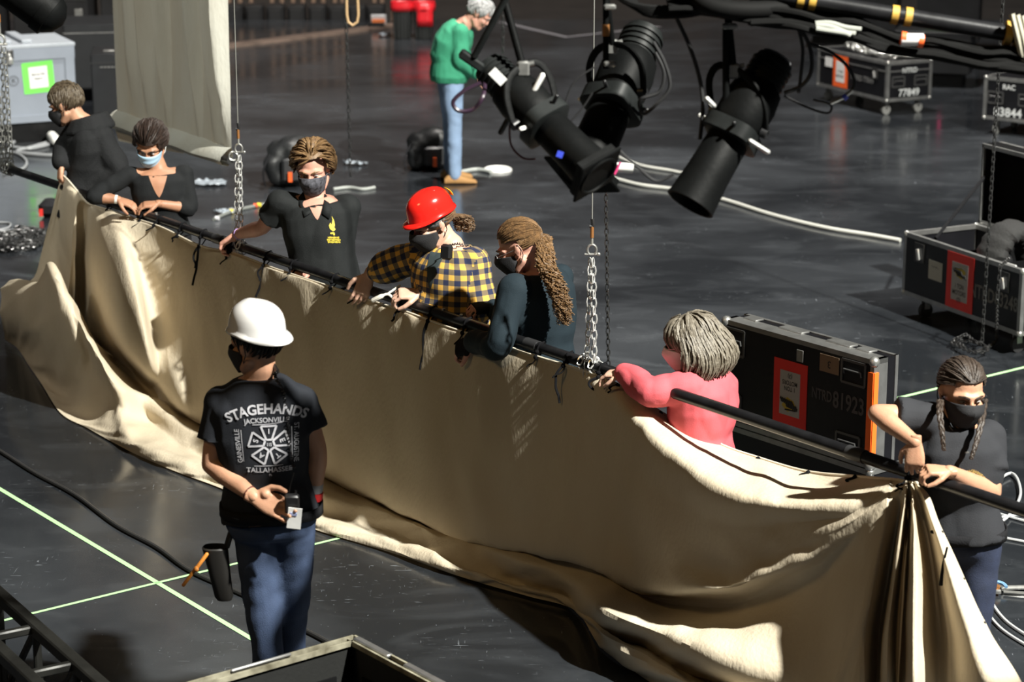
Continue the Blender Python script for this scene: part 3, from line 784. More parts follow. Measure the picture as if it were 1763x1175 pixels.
# ------------------------------------------------ the big drape on the pipe
muslin = mat('muslin_weave', (.60, .53, .41), .92, var=.18, vs=1.6, col2=(.46, .385, .275), bump=.35, bs=70, trans=.035, stretch=(1, 1, .45), detail=9)
Z_ = 'z'
def yp(x): return 288 + .3373 * (x - 8)
DC = [
 [(108,302,.0),(100,325,.03),(86,375,.05),(70,430,.08),(56,476,.12),(40,484,.2),(14,486,.25),(0,505,.3),(0,550,.3),(8,585,Z_,.01)],
 [(118,312,.02),(110,340,.02),(102,400,.02),(99,440,.04),(97,482,.08),(90,500,.15),(70,480,.32),(40,510,.4),(30,560,.4),(30,600,Z_,.01)],
 [(135,332,.03),(130,352,.07),(126,430,.13),(122,500,.16),(118,570,.14),(115,585,.12),(88,458,.36),(95,520,.48),(80,590,.45),(50,630,Z_,.01)],
 [(150,350,.03),(146,367,.02),(142,430,.02),(142,500,.02),(145,575,.04),(150,590,.08),(112,503,.42),(125,580,.5),(100,650,.38),(72,662,Z_,.01)],
 [(165,356,.03),(163,372,.1),(172,440,.2),(182,510,.26),(192,590,.24),(192,615,.1),(145,565,.47),(158,640,.42),(140,703,Z_,.05),(105,712,Z_,.01)],
 [(195,365,.03),(199,387,.12),(220,460,.26),(238,540,.34),(250,630,.3),(235,655,.1),(172,612,.44),(188,680,.42),(180,733,Z_,.05),(150,737,Z_,.01)],
 [(235,378,.03),(238,400,.08),(250,480,.14),(264,570,.2),(277,650,.2),(262,680,.1),(205,665,.42),(215,710,.42),(215,750,Z_,.08),(200,765,Z_,.01)],
 [(280,393,.04),(282,415,.06),(290,500,.1),(300,600,.15),(312,690,.2),(300,705,.08),(258,692,Z_,0.15),(262,735,Z_,0.03),(255,768,Z_,0.075),(245,788,Z_,.01)],
 [(345,424,0.03),(345,446,0.05),(345,530,0.1),(345,630,0.13),(348,722,0.135),(342,728,0.04),(330,737,Z_,0.1),(325,775,Z_,0.02),(320,797,Z_,0.05),(310,815,Z_,.01)],
 [(403,437,0.03),(402,460,0.05),(400,560,0.09),(400,660,0.12),(398,752,0.135),(396,760,0.04),(392,777,Z_,0.1),(388,802,Z_,0.02),(385,822,Z_,0.05),(380,841,Z_,.01)],
 [(470,462,0.03),(470,485,0.05),(468,590,0.09),(466,690,0.12),(465,785,0.135),(463,795,0.04),(460,810,Z_,0.1),(456,832,Z_,0.02),(452,852,Z_,0.05),(448,874,Z_,.01)],
 [(555,490,0.03),(555,512,0.05),(555,620,0.1),(555,725,0.13),(556,812,0.135),(552,822,0.04),(550,845,Z_,0.1),(548,880,Z_,0.02),(546,893,Z_,0.05),(545,913,Z_,.01)],
 [(640,519,0.03),(640,542,0.05),(640,650,0.09),(640,760,0.12),(640,850,0.135),(636,860,0.04),(640,870,Z_,0.1),(636,905,Z_,0.02),(632,917,Z_,0.05),(628,938,Z_,.01)],
 [(700,538,0.03),(700,560,0.05),(700,670,0.09),(700,790,0.12),(702,880,0.135),(695,888,0.04),(705,895,Z_,0.1),(690,922,Z_,0.02),(690,938,Z_,0.05),(700,961,Z_,.01)],
 [(765,562,0.03),(766,588,0.05),(768,700,0.1),(770,820,0.13),(772,912,0.135),(765,916,0.04),(745,916,Z_,0.1),(738,948,Z_,0.02),(760,965,Z_,0.05),(770,986,Z_,.01)],
 [(845,588,0.03),(846,612,0.05),(850,730,0.09),(850,850,0.12),(855,935,0.135),(850,938,0.04),(815,938,Z_,0.1),(825,985,Z_,0.02),(840,995,Z_,0.05),(840,1008,Z_,.01)],
 [(925,615,0.03),(926,640,0.05),(930,760,0.09),(930,880,0.12),(935,952,0.135),(925,950,0.04),(880,962,Z_,0.16),(888,1003,Z_,0.02),(903,1012,Z_,0.05),(912,1028,Z_,.01)],
 [(1000,638,0.03),(1000,662,0.05),(1000,780,0.09),(1005,900,0.12),(1020,972,0.135),(1010,975,0.04),(985,1000,Z_,0.16),(975,1030,Z_,0.02),(985,1038,Z_,0.05),(990,1052,Z_,.01)],
 [(1066,664,.0),(1060,700,.08),(1066,820,.14),(1080,940,.18),(1100,1010,.24),(1096,1022,.08),(1042,1052,Z_,.27),(1035,1085,Z_,.06),(1048,1098,Z_,.15),(1032,1112,Z_,.01)],
 [(1140,712,-.12),(1120,748,.18),(1128,850,.22),(1148,960,.26),(1170,1020,.32),(1170,1040,.13),(1122,1085,Z_,.28),(1105,1118,Z_,.05),(1112,1135,Z_,.14),(1085,1152,Z_,.01)],
 [(1238,765,-.2),(1215,817,.26),(1220,900,.27),(1235,980,.275),(1250,1018,.32),(1252,1045,.14),(1190,1112,Z_,.3),(1165,1150,Z_,.06),(1185,1175,Z_,.15),(1150,1195,Z_,.01)],
 [(1308,790,-.24),(1290,846,.25),(1290,910,.245),(1300,965,.25),(1310,998,.28),(1314,1030,.14),(1275,1150,Z_,.28),(1240,1180,Z_,.06),(1260,1210,Z_,.15),(1230,1240,Z_,.01)],
 [(1389,813,-.22),(1370,862,.2),(1375,900,.2),(1385,938,.205),(1395,962,.215),(1400,1000,.15),(1380,1170,.3),(1340,1230,Z_,.15),(1340,1260,Z_,.1),(1330,1290,Z_,.01)],
 [(1475,822,-.12),(1465,862,.13),(1465,885,.14),(1468,902,.15),(1470,917,.16),(1464,970,.17),(1442,1160,.3),(1435,1250,Z_,.15),(1430,1300,Z_,.1),(1430,1340,Z_,.01)],
 [(1535,827,-.02),(1533,840,.05),(1532,850,.075),(1530,860,.09),(1527,875,.11),(1508,980,.19),(1490,1080,.26),(1480,1200,.32),(1475,1290,Z_,.08),(1470,1360,Z_,.01)],
 [(1556,830,.02),(1556,840,.06),(1555,850,.07),(1553,862,.06),(1549,885,.05),(1530,990,.04),(1515,1085,.06),(1508,1200,.1),(1500,1300,Z_,.05),(1500,1370,Z_,.01)],
 [(1560,831,.04),(1560,841,.09),(1559,851,.12),(1558,864,.14),(1554,890,.17),(1541,992,.25),(1530,1085,.32),(1528,1200,.4),(1524,1300,Z_,.05),(1520,1370,Z_,.01)],
 [(1564,832,.02),(1565,842,.03),(1565,855,.01),(1564,870,-.01),(1562,910,-.02),(1555,1000,.0),(1549,1090,.04),(1545,1200,.1),(1545,1300,Z_,.05),(1545,1370,Z_,.01)],
 [(1568,832,.04),(1570,845,.09),(1571,860,.12),(1572,880,.15),(1573,910,.18),(1574,1000,.28),(1572,1090,.36),(1572,1200,.44),(1574,1300,Z_,.05),(1574,1380,Z_,.01)],
 [(1573,832,.02),(1577,845,.03),(1580,860,.02),(1584,880,.01),(1592,920,.0),(1606,1000,.02),(1614,1090,.06),(1620,1200,.12),(1625,1300,Z_,.05),(1630,1380,Z_,.01)],
 [(1578,833,.03),(1587,850,.07),(1594,870,.09),(1602,895,.11),(1617,940,.14),(1642,1020,.22),(1666,1100,.27),(1690,1200,.3),(1700,1300,Z_,.05),(1705,1380,Z_,.01)],
 [(1583,834,.02),(1597,849,.03),(1607,870,.04),(1616,895,.05),(1634,936,.07),(1667,1010,.1),(1703,1087,.12),(1762,1180,.15),(1790,1290,Z_,.03),(1800,1370,Z_,.01)],
]
A = np.array([[tuple(PZ(q[0], q[1], q[3]) if len(q) == 4 else PO(*q)) for q in c] for c in DC])
KU, KV = 16, 12
nu, nv = (A.shape[0] - 1) * KU, (A.shape[1] - 1) * KV
Bc = np.array([cr(A, i / KU) for i in range(nu + 1)])            # along u
G = np.array([[cr(Bc[i], j / KV) for j in range(nv + 1)] for i in range(nu + 1)])
du = np.gradient(G, axis=0); dv = np.gradient(G, axis=1); Nn = np.cross(du, dv); Nn /= (np.linalg.norm(Nn, axis=2, keepdims=True) + 1e-9)
arc = np.cumsum(np.linalg.norm(np.diff(G, axis=0, prepend=G[:1]), axis=2).mean(axis=1))
for i in range(nu + 1):
    for j in range(nv + 1):
        v = j / nv; q = G[i, j]; s = arc[i]
        apron = max(0, min(1, (v - .5) * 4)); gather = max(.12, min(1, (1555 - (8 + i / nu * 1)) * 1)) 
        wv = noise.noise(V((s * 2.2 + v * 1.5, v * 3.2, .5))) * .030
        wv += noise.noise(V((s * 5 - v * 6, v * 5 + s * 1.7, 3.1))) * .012
        if apron > 0 : wv += apron * (abs(noise.noise(V((s * 2.2, v * 9 + s * 2, 7.7)))) - .2) * .035 + apron * noise.noise(V((s * 6, v * 12, 1.7))) * .008
        wv += (abs(noise.noise(V((s * 9 + v * 9, v * 7 - s * 3, 9.3)))) - .3) * .006
        edge = min(1, j / 5) * min(1, (nv - j) / 4)
        tight = .25 if i > KU * 24 else 1.0
        q = q + Nn[i, j] * wv * edge * tight
        if q[2] < .008: q[2] = .008 + .002 * abs(math.sin(i * .7))
        G[i, j] = q
mb = MB(); mb.sheet([[V(G[i, j]) for i in range(nu + 1)] for j in range(nv + 1)])
pl = PO(850, 700, 0); root = empty('muslin_drape', (pl.x, pl.y, 0), 'huge beige muslin drape tied along the pipe and spilling over the floor', 'drape')
drape = mb.build('drape_cloth', muslin, root)
# piping along the top edge, grommets and ties
mb = MB(); mb.tube([V(G[i, 0]) + V((0, 0, .003)) for i in range(0, nu + 1, 2)], .006, 6); mb.build('top_hem', mat('webbing', (.62, .56, .45), .8), root)
tie_m = mat('tie_tape', (.006, .006, .007), .9, spec=.1)
def edge_at(px):
    best = min(range(nu + 1), key=lambda i: abs(proj_px(V(G[i, 0])) - px)); return V(G[best, 0])
def proj_px(p):
    d = p - C0; y = d.y * math.cos(PITCH) - d.z * math.sin(PITCH); return 881.5 + FPX * d.x / y
def tie(p, tails, to_pipe=True, m=tie_m):
    mb = MB(); rr = random.Random(int(p.x * 1000))
    mb.ball(p + PNRM * .01, (.011, .009, .012)); 
    if to_pipe:
        t = (p - PA).dot(PDIR); c = PA + PDIR * t
        M = Matrix((PNRM, V((0, 0, 1)), PDIR)).transposed()
        mb.tube([p + PNRM * .008, c + PNRM * .029 + V((0, 0, -.005)), c + PNRM * .018 + V((0, 0, .024)), c - PNRM * .012 + V((0, 0, .03)), c - PNRM * .03, p - PNRM * .006], .0055, 6, asp=.5)
        mb.ball(c + PNRM * .03 + V((0, 0, -.012)), (.013, .009, .010))
    for L, dx in tails:
        pts = [p + PNRM * .012]
        for k in range(1, 6): pts.append(p + PNRM * (.018 + .012 * k / 5 + .02 * (k / 5)) + V((dx * math.sin(k * .9) + rr.uniform(-.004, .004), 0, -L * k / 5)))
        mb.tube(spline(pts, 3), .0062, 6, asp=.5)
    mb.build('tie_string', m, root)
for px, tl in ((187, [(.1, .01), (.16, -.008)]), (242, [(.03, .01)]), (268, [(.025, .008)]), (308, [(.03, -.01)]), (346, [(.22, .008), (.12, -.01)]), (395, [(.06, .01)]), (456, [(.17, .012), (.08, -.01)]), (500, [(.03, .01)]), (570, [(.03, .01)]), (617, [(.03, .01)]), (690, [(.05, .0)]), (740, [(.24, .008), (.2, -.006)]), (800, [(.05, .01)]), (865, [(.05, -.01)]), (925, [(.04, .01)]), (975, [(.17, -.02), (.05, .02)]), (1035, [(.07, -.03)])):
    tie(edge_at(px), tl)
for px in (1066, 1140, 1232, 1308, 1392, 1475, 1562):
    tie(edge_at(px), [(.025, .015), (.02, -.02)], px > 1550)
for jj, L in ((KV * 3.6, 0), (KV * 4.9, .0), (KV * 5.9, 0)):
    q = V(G[nu, int(jj)]); mb = MB(); mb.tube([q + PNRM * .01, q + PNRM * .02 + V((-.03, 0, .004))], .007, 7, 'round'); mb.build('tie_string', tie_m, root)
q = V(G[nu - KU // 2, int(KV * 4.4)]); mb = MB(); mb.tube([q + PNRM * .02 + V((0, 0, .05)), q + PNRM * .03 + V((-.006, 0, -.02)), q + PNRM * .03 + V((-.01, 0, -.1))], [.004, .005, .008], 6, asp=.5); mb.build('tie_string', tie_m, root)
# dark tie being wrapped left of the person in black polo's hand
c = PO(397, 425, .03); mb = MB()
for k in range(7): mb.tube([c + V((rnd.uniform(-.02, .02), 0, .05)), c + PNRM * .02 + V((rnd.uniform(-.025, .025), 0, -.01)), c + PNRM * .012 + V((rnd.uniform(-.02, .02), 0, -.07))], .006, 6)
mb.build('tie_bundle', tie_m, root)
# white knotted cord near the checked shirt
c = PO(668, 511, .035); mb = MB(); mb.tube(spline([c + V((-.075, 0, -.02)), c + V((-.04, -.01, .0)), c + V((0, 0, .012)), c + V((.03, 0, -.02)), c + V((.02, 0, -.05))], 4), [.012] * 6 + [.007] * 11, 8, 'round')
mb.tube([c + V((0, 0, .015)), c + V((.06, .03, .05))], .006, 7); mb.build('white_cord', mat('cotton_cord', (.6, .57, .5), .8), root)

# ------------------------------------------------ drape hanging in the air, upper left
hA, hB = PZ(203, 208, 1.22), PZ(399, 274, 1.22); hd_ = (hB - hA); hl = hd_.length; hd_.normalize(); hn = V((hd_.y, -hd_.x, 0)); hn = hn if hn.y < 0 else -hn
g = []; nx_, nz_ = 150, 60; H_ = 3.3
bumps = [(.17, .05, .06), (.3, .045, .08), (.47, .02, .09), (.74, .016, .09), (.86, .03, .085), (.955, .025, .10)]
for k in range(nz_ + 1):
    z = k / nz_; row = []
    for i in range(nx_ + 1):
        u = i / nx_; wv = 0
        for c0_, wd, am in bumps:
            cc = c0_ + (.0 if c0_ < .8 else (1 - z) * .02) - z * .01 * math.sin(c0_ * 20); t_ = (u - cc) / wd
            wv += am * math.exp(-t_ * t_) * (.35 + .65 * min(1, z * 3 + .25))
            if 0 < t_ < 3: wv -= am * .5 * math.exp(-(t_ - 1.2) ** 2) * .6
        wv += noise.noise(V((u * 14, z * 3, 1))) * .012 + noise.noise(V((u * 40, z * 12, 5))) * .003
        wv *= min(1, z * 7 + .12)
        row.append(hA + hd_ * (u * hl) + hn * wv + V((0, 0, .07 + z * H_)))
    g.append(row)
mb = MB(); mb.sheet(g)
root = empty('muslin_border', hA.lerp(hB, .5), 'beige drape hanging in the air at upper left above the crew', 'drape')
hang_m = mat('muslin_flat', (.50, .50, .45), .92, var=.15, vs=3, col2=(.42, .40, .34), bump=.4, bs=50, trans=.08, stretch=(1, 1, .35), detail=8)
mb.build('curtain_cloth', hang_m, root)
mb = MB(); g = []
for k, (o_, z) in enumerate(((0, .075), (.03, .06), (.075, .02), (.085, -.01), (.07, -.035), (.03, -.04), (0, -.02), (-.01, .02), (0, .07))):
    g.append([hA + hd_ * (-.02 + i / 40 * (hl + .02)) + hn * (o_ + noise.noise(V((i * .2, k * .7, 0))) * .006) + V((0, 0, z + noise.noise(V((i * .15, 3, k * .5))) * .01)) for i in range(41)])
mb.sheet(g); mb.build('hem_pocket', hang_m, root)
mb = MB(); mb.sheet([[hA + hd_ * (i / 20 * hl * .62) + hn * (.03) + V((0, 0, -.03)) for i in range(21)], [hA + hd_ * (.02 + i / 20 * hl * .6) + hn * .01 + V((0, 0, -.14 + .07 * i / 20)) for i in range(21)]]); mb.build('loose_flap', hang_m, root)
mb = MB(); mb.tube([hA + hn * .035, hB + hn * .035 + hd_ * .05], .024, 16); mb.build('batten_pipe', dark_steel, root)
mb = MB(); e = hB + hn * .035 + hd_ * .05; mb.ring(e + V((.02, 0, .03)), frame((1, 0, 0), (0, 0, 1)), .028, .006, 14); mb.build('pipe_end_shackle', silver, root)
# ------------------------------------------------ the crew
def st_short(front=.55, low=-.45, face_low=.45):
    """short hair: everything above the hairline; flows down and forward"""
    def f(d):
        keep = d.z > (face_low if d.y > front else (-.12 if abs(d.x) > .62 and d.y > -.5 else low) if d.y < .05 else (low if d.y < -.1 else low + (face_low - low) * (d.y + .1) / (front + .1) * .8))
        return keep, V((d.x * .6, .35 - max(0, -d.y) * .4, -.75 if d.z < .6 else .1))
    return f
def st_swept(d):
    keep = d.z > (.5 if d.y > .5 else (-.5 if d.y < -.05 else -.1))
    return keep, V((d.x * 1.2 + .25, -.5 if d.z > .3 else -.2, -.35))
def st_tie(tz=.05, low=-.42, front=.42, side=.55):
    def f(d):
        keep = d.z > (front if d.y > .6 else (low if d.y < -.05 else low + side))
        t = V((0, -1, tz)) - d
        return keep, t
    return f
def st_bob(d):
    keep = (d.z > .5) or (d.y < .38 and d.z > -.75)
    return keep, V((d.x * .25, -.15, -1))
def H_(rgb, name, **k): return mat(name, rgb, .55, var=.45, vs=60, bump=.3, bs=120, **k)

def tail(pts_local, n, L0, rad, curl=0.0, r=.004, wob=.01):
    """a hanging tail of locks following points given in the head frame"""
    def ex(mb, H, hs, rng):
        P = [q if isinstance(q, Vector) else H @ (V(q) * hs) for q in pts_local]
        S_ = spline(P, 8)
        for i in range(n):
            a = rng.uniform(0, 6.28); q = math.sqrt(rng.random()); ph = rng.uniform(0, 6.28); end = rng.uniform(.75, 1); pts = []
            fr = rng.uniform(.0, .25)
            m = int(len(S_) * end)
            sub = 3 if curl else 1
            for k in range(int(m * fr * .5), m * sub):
                kk = k / sub; i0 = int(kk); t = kk / len(S_); i1 = min(i0 + 1, len(S_) - 1); p = S_[min(i0, len(S_) - 1)].lerp(S_[i1], kk - i0)
                w_ = rad * (math.sin(min(1, t * 1.3 + .12) * math.pi * .62) if t < .85 else 1.0 * (1.15 - t) / .3) * q
                off = V((math.cos(a), math.sin(a) * .8, 0)) * w_
                if curl: off += V((math.cos(kk * 1.1 + ph), math.sin(kk * 1.1 + ph), .4 * math.sin(kk * .9 + ph))) * curl * min(1, t * 3)
                pts.append(p + off + V((rng.gauss(0, 1), rng.gauss(0, 1), 0)) * wob * .1)
            if len(pts) > 3: mb.tube(pts, [r * (1 - .75 * k / len(pts)) for k in range(len(pts))], 5, asp=1.5)
    return ex
def wristband(S, side, m, rad=.03, w=.02, t=0.02):
    e, w_ = (S['el'], S['wl']) if side == 'l' else (S['er'], S['wr'])
    d = (w_ - e).normalized(); c = w_ - d * t; mb = MB(); mb.tube([c, c + d * w], [rad, rad * .97], 14); mb.build('wristband', m, S['root'])

SK1 = skin_mat('skin_warm', (.50, .27, .17)); SK2 = skin_mat('skin_tan', (.42, .21, .125)); SK3 = skin_mat('skin_fair', (.62, .38, .28)); SK4 = skin_mat('skin_ruddy', (.60, .31, .23))
mask_black = mat('mask_black', (.014, .014, .016), .85, bump=.2, bs=200)
mask_pat = mat('mask_patterned', (.10, .10, .12), .85, vs=55, col2=(.012, .012, .015), detail=1)
mask_blue = mat('mask_surgical', (.40, .60, .78), .7, var=.1)
mask_white = mat('mask_white', (.78, .74, .76), .7, var=.06)

# 1 hooded man, far left
hoodie = mat('hoodie_black', (.009, .0095, .0105), .85, bump=.3, bs=120, spec=.3)
S = person('person in black hoodie looking away at the far left of the pipe', 14.25,
    dict(head=(114, 180), neck=(146, 212), pelvis=(150, 385), chest=(158, 270), shl=(172, 236, -.1), shr=(134, 228, .12), ell=(203, 292, -.12), wrl=(158, 322, -.1), elr=(112, 258, .05), wrr=(106, 281, -.1)),
    (-.86, .30, -.38), hs=1.04, skin=SK1, shirt=hoodie, sleeve='long', shirt_inf=.03, hip_dir=(.55, .8, 0), seed=11, fold=(.01, 7),
    hair=dict(mat=H_((.045, .030, .017), 'hair_brown_grey', col2=(.11, .085, .055)), style=st_short(.5, -.42, .5), lift=.010, n=700, L=.055, r=.003),
    hand_r=dict(d=(-.1, -.25, -.9), n=(.8, .3, -.2), side=-1, curl=(.6, .6, .7, .7)), hand_l=dict(d=(-.8, .1, -.4), n=(0, 0, -1), side=1))
face_mask(S, mask_black)
mb = MB(); c, r, f, u = S['H'].translation, None, None, None
nk = S['nk']; hb = nk + S['up'] * .0
for k in range(5):
    pts = []
    for i in range(13):
        a = R(-160 + 320 * i / 12); q = V((math.sin(a) * (.105 + .006 * k), -math.cos(a) * (.10 + .01 * k), 0))
        bd = -V((S['H'].to_3x3() @ V((0, 1, 0))).xy.to_3d()).normalized(); rt = bd.cross(V((0, 0, 1)))
        pts.append(hb + bd * (-q.y * 1 + .035) + rt * q.x + V((0, 0, .03 - k * .016 - .03 * math.cos(a) * -1)))
    mb.tube(pts, .022, 8, 'round')
T = remeshed(mb, .01, 3); T.build('hood', hoodie, S['root'])

# 2 woman with blue surgical mask
knit = mat('black_knit', (.008, .009, .010), .85, bump=.2, bs=150, spec=.25)
S = person('person in black top with light blue surgical mask, tying the drape', 13.45,
    dict(head=(259, 249), neck=(272, 291), pelvis=(280, 405), chest=(276, 340), shr=(222, 302, -.02), shl=(317, 300, .02), elr=(161, 338, -.12), wrr=(204, 344, -.12), ell=(327, 358, -.05), wrl=(272, 351, -.14)),
    (-.12, -.86, -.5), roll=R(-4), hs=.98, bw=.92, arm=.86, skin=SK2, shirt=knit, sleeve='elbow', neck_t=.94, shirt_inf=.010, seed=22, fold=(.004, 9),
    hair=dict(mat=H_((.032, .018, .012), 'hair_dark_brown', col2=(.014, .008, .006)), style=st_tie(-.1, -.5, .33, .35), lift=.019, n=520, L=.12, r=.0038,
              extra=tail([(0.02, -.11, .0), (.05, -.12, -.03), (.085, -.11, -.09), (.09, -.10, -.15)], 60, .1, .03, r=.004, wob=.05)),
    hand_r=dict(d=(.85, -.1, -.3), n=(-.1, .25, -1), side=-1, curl=(.35, .4, .4, .45), s=.92), hand_l=dict(d=(-.9, -.15, -.05), n=(0, .3, -1), side=1, curl=(.5, .5, .5, .5), s=.92))
face_mask(S, mask_blue, white_plastic, pleats=True)
wristband(S, 'r', white_plastic, .027, .014)
# skin at the V neck
def vneck(S, depth=.12, wid=.07, m=None):
    mb = MB(); T_ = S['shirt_mb']; up = S['up']; f = S['H'].to_3x3() @ V((0, 1, 0))
    r = (S['sr'] - S['sl']).normalized(); fw = up.cross(r).normalized(); o = S['nk'] + up * .0
    uv = []; rows = 10
    for i in range(rows + 1):
        t = i / rows; w_ = wid * (1 - t) ** .75 + .001
        uv.append([(-w_ + 2 * w_ * j / 8, -depth * t + .005) for j in range(9)])
    g = []
    for row in uv: g.append(project(T_, row, o, r, up, fw, .002, .3))
    mb.sheet(g); mb.build('neckline_skin', m, S['root'])
vneck(S, .15, .062, SK2)

# 3 curly haired man in polo shirt
polo = mat('polo_black', (.008, .0095, .010), .8, bump=.25, bs=260, spec=.3)
S = person('person with wavy fair hair in black polo shirt holding the pipe', 12.15,
    dict(head=(539, 292), neck=(541, 340), pelvis=(560, 490), chest=(552, 410), shr=(483, 350, -.02), shl=(597, 358, .02), elr=(452, 392, .05), wrr=(407, 404, .28), ell=(586, 437, -.02), wrl=(538, 462, -.12)),
    (-.10, -.93, -.22), roll=R(3), hs=1.03, bw=1.02, arm=1.0, skin=SK4, shirt=polo, sleeve='short', neck_t=.94, shirt_inf=.018, belly=.02, seed=33, fold=(.008, 7),
    hair=dict(mat=H_((.22, .13, .055), 'hair_sandy', col2=(.10, .055, .025)), style=st_swept, lift=.026, n=560, L=.1, r=.005),
    hand_r=dict(d=(-.75, .25, -.55), n=(.35, -.2, -.9), side=-1, curl=(.7, .8, .8, .9)), hand_l=dict(d=(-.9, -.1, -.2), n=(0, .3, -1), side=1, curl=(.5, .6, .6, .7)))
face_mask(S, mask_pat)
vneck(S, .10, .045, SK4)
wristband(S, 'l', white_plastic, .031, .012, .03)
wristband(S, 'r', mat('lilac_band', (.35, .25, .6), .5), .031, .01, .03)
for s_ in (-1, 1):      # collar points
    r = (S['sr'] - S['sl']).normalized(); fw = S['up'].cross(r).normalized(); o = S['nk']
    g = [project(S['shirt_mb'], row, o, r, S['up'], fw, .010, .3) for row in ([(s_ * .055, .03), (s_ * .085, .0)], [(s_ * .045, -.02), (s_ * .085, -.035)], [(s_ * .03, -.06), (s_ * .065, -.085)])]
    mb = MB(); mb.sheet(g); mb.build('collar_flap', polo, S['root'], solid=.004)
gold = mat('gold_thread', (.65, .5, .05), .5)
mb = MB(); r = (S['sr'] - S['sl']).normalized(); fw = S['up'].cross(r).normalized(); o = S['nk'] - r * .075 - S['up'] * .15
flame = [(0, .0), (-.014, .012), (-.017, .03), (-.008, .045), (-.002, .035), (.006, .06), (.004, .08), (.014, .058), (.016, .035), (.011, .02), (.016, .01), (.008, .002)]
for k, poly in enumerate((flame, [(x * .8 - .003, -.005 - y * .25) for x, y in flame])):
    c2 = project(S['shirt_mb'], poly, o, -r, S['up'], fw, .003, .3); mb.add(c2, [list(range(len(c2)))])
for k, wd in enumerate((.062, .074, .068)):      # small stitched lines, too fine to read
    for i in range(9):
        x0 = -wd / 2 + i * wd / 9; y0 = -.034 - k * .012; hh = .0035 + .001 * ((i * 7 + k) % 3)
        c2 = project(S['shirt_mb'], [(x0, y0 - hh), (x0 + wd / 12, y0 - hh), (x0 + wd / 12, y0 + hh), (x0, y0 + hh)], o, -r, S['up'], fw, .003, .3); mb.add(c2, [(0, 1, 2, 3)])
mb.build('chest_emblem', gold, S['root'])

# 4 red hard hat and checked shirt
def plaid_mat():
    m = bpy.data.materials.new('gingham_flannel'); m.use_nodes = True; nt = m.node_tree; N = nt.nodes; L = nt.links
    b = N['Principled BSDF']; b.inputs['Roughness'].default_value = .85
    tc = N.new('ShaderNodeUVMap'); tc.uv_map = 'weave'; mp = N.new('ShaderNodeMapping'); mp.inputs['Scale'].default_value = (19,) * 3
    L.new(tc.outputs[0], mp.inputs[0]); sp = N.new('ShaderNodeSeparateXYZ'); L.new(mp.outputs[0], sp.inputs[0])
    def stripe(a):
        f = N.new('ShaderNodeMath'); f.operation = 'FRACT'; L.new(a, f.inputs[0])
        g = N.new('ShaderNodeMath'); g.operation = 'GREATER_THAN'; g.inputs[1].default_value = .5; L.new(f.outputs[0], g.inputs[0]); return g.outputs[0]
    q = N.new('ShaderNodeMath'); q.operation = 'ADD'; L.new(stripe(sp.outputs['X']), q.inputs[0]); L.new(stripe(sp.outputs['Y']), q.inputs[1])
    h = N.new('ShaderNodeMath'); h.operation = 'MULTIPLY'; h.inputs[1].default_value = .5; L.new(q.outputs[0], h.inputs[0])
    cr_ = N.new('ShaderNodeValToRGB'); e = cr_.color_ramp; e.interpolation = 'CONSTANT'
    e.elements[0].color = (.72, .40, .07, 1); e.elements[1].position = .3; e.elements[1].color = (.16, .12, .07, 1)
    x = e.elements.new(.8); x.color = (.012, .018, .055, 1)
    L.new(h.outputs[0], cr_.inputs[0]); L.new(cr_.outputs[0], b.inputs['Base Color']); return m
def weave_uv(S):
    o = S['shirt']; me = o.data; base = wloc(o.parent); segs = []
    for a, b_, r_ in ((S['sl'], S['el'], .075), (S['el'], S['wl'], .065), (S['sr'], S['er'], .075), (S['er'], S['wr'], .065), (S['pel'], S['nk'], .17)):
        d = (b_ - a).normalized(); u = d.orthogonal() if r_ < .1 else (S['sr'] - S['sl']); u = (u - d * u.dot(d)).normalized(); segs.append((a, d, (b_ - a).length, u, d.cross(u), r_))
    off = (0, segs[0][2], .3, .3 + segs[2][2], 0)
    def seg_of(c):
        best = None
        for k, (a, d, L_, u, v, r_) in enumerate(segs):
            t = max(0, min(L_, (c - a).dot(d))); q = (c - a - d * t).length - r_ - (.02 if k == 4 else 0)
            if best is None or q < best[0]: best = (q, k)
        return best[1]
    uv = me.uv_layers.new(name='weave')
    for p in me.polygons:
        k = seg_of(p.center + base); a, d, L_, u, v, r_ = segs[k]; ref = None
        for li in p.loop_indices:
            c = me.vertices[me.loops[li].vertex_index].co + base - a; s_ = c.dot(d); an = math.atan2(c.dot(v), c.dot(u))
            if ref is None: ref = an
            if an - ref > math.pi: an -= 2 * math.pi
            if an - ref < -math.pi: an += 2 * math.pi
            uv.data[li].uv = (s_ + off[k], an * r_ * (1.0 if k < 4 else 1.0))
flannel = plaid_mat()
S = person('person in red hard hat and yellow checked flannel shirt working at the pipe', 11.2,
    dict(head=(744, 385), neck=(777, 424), pelvis=(775, 575), chest=(778, 500), shr=(705, 446, .16), shl=(815, 455, -.08), elr=(661, 462, .18), wrr=(635, 474, .22), ell=(826, 527, -.12), wrl=(722, 506, -.06)),
    (-.82, -.44, -.36), hs=1.03, bw=1.06, arm=1.05, skin=SK3, shirt=flannel, sleeve='rolled', shirt_inf=.026, belly=.02, hip_dir=(-.8, .45, 0), seed=44, fold=(.011, 8),
    hair=dict(mat=H_((.17, .10, .05), 'hair_brown', col2=(.07, .04, .02)), style=st_tie(-.1), lift=.008, n=200, L=.1, r=.004,
              extra=tail([(.0, -.10, -.01), (.0, -.14, -.03), (.0, -.155, -.07), (.0, -.145, -.12)], 170, .1, .05, r=.0045, wob=.08)),
    hand_r=dict(d=(-.35, -.25, -.85), n=(-.3, .9, -.2), side=-1, curl=(.35, .4, .45, .5)), hand_l=dict(d=(-.95, -.1, .02), n=(-.1, .35, -.9), side=1, curl=(.75, .75, .8, .8)))
weave_uv(S)
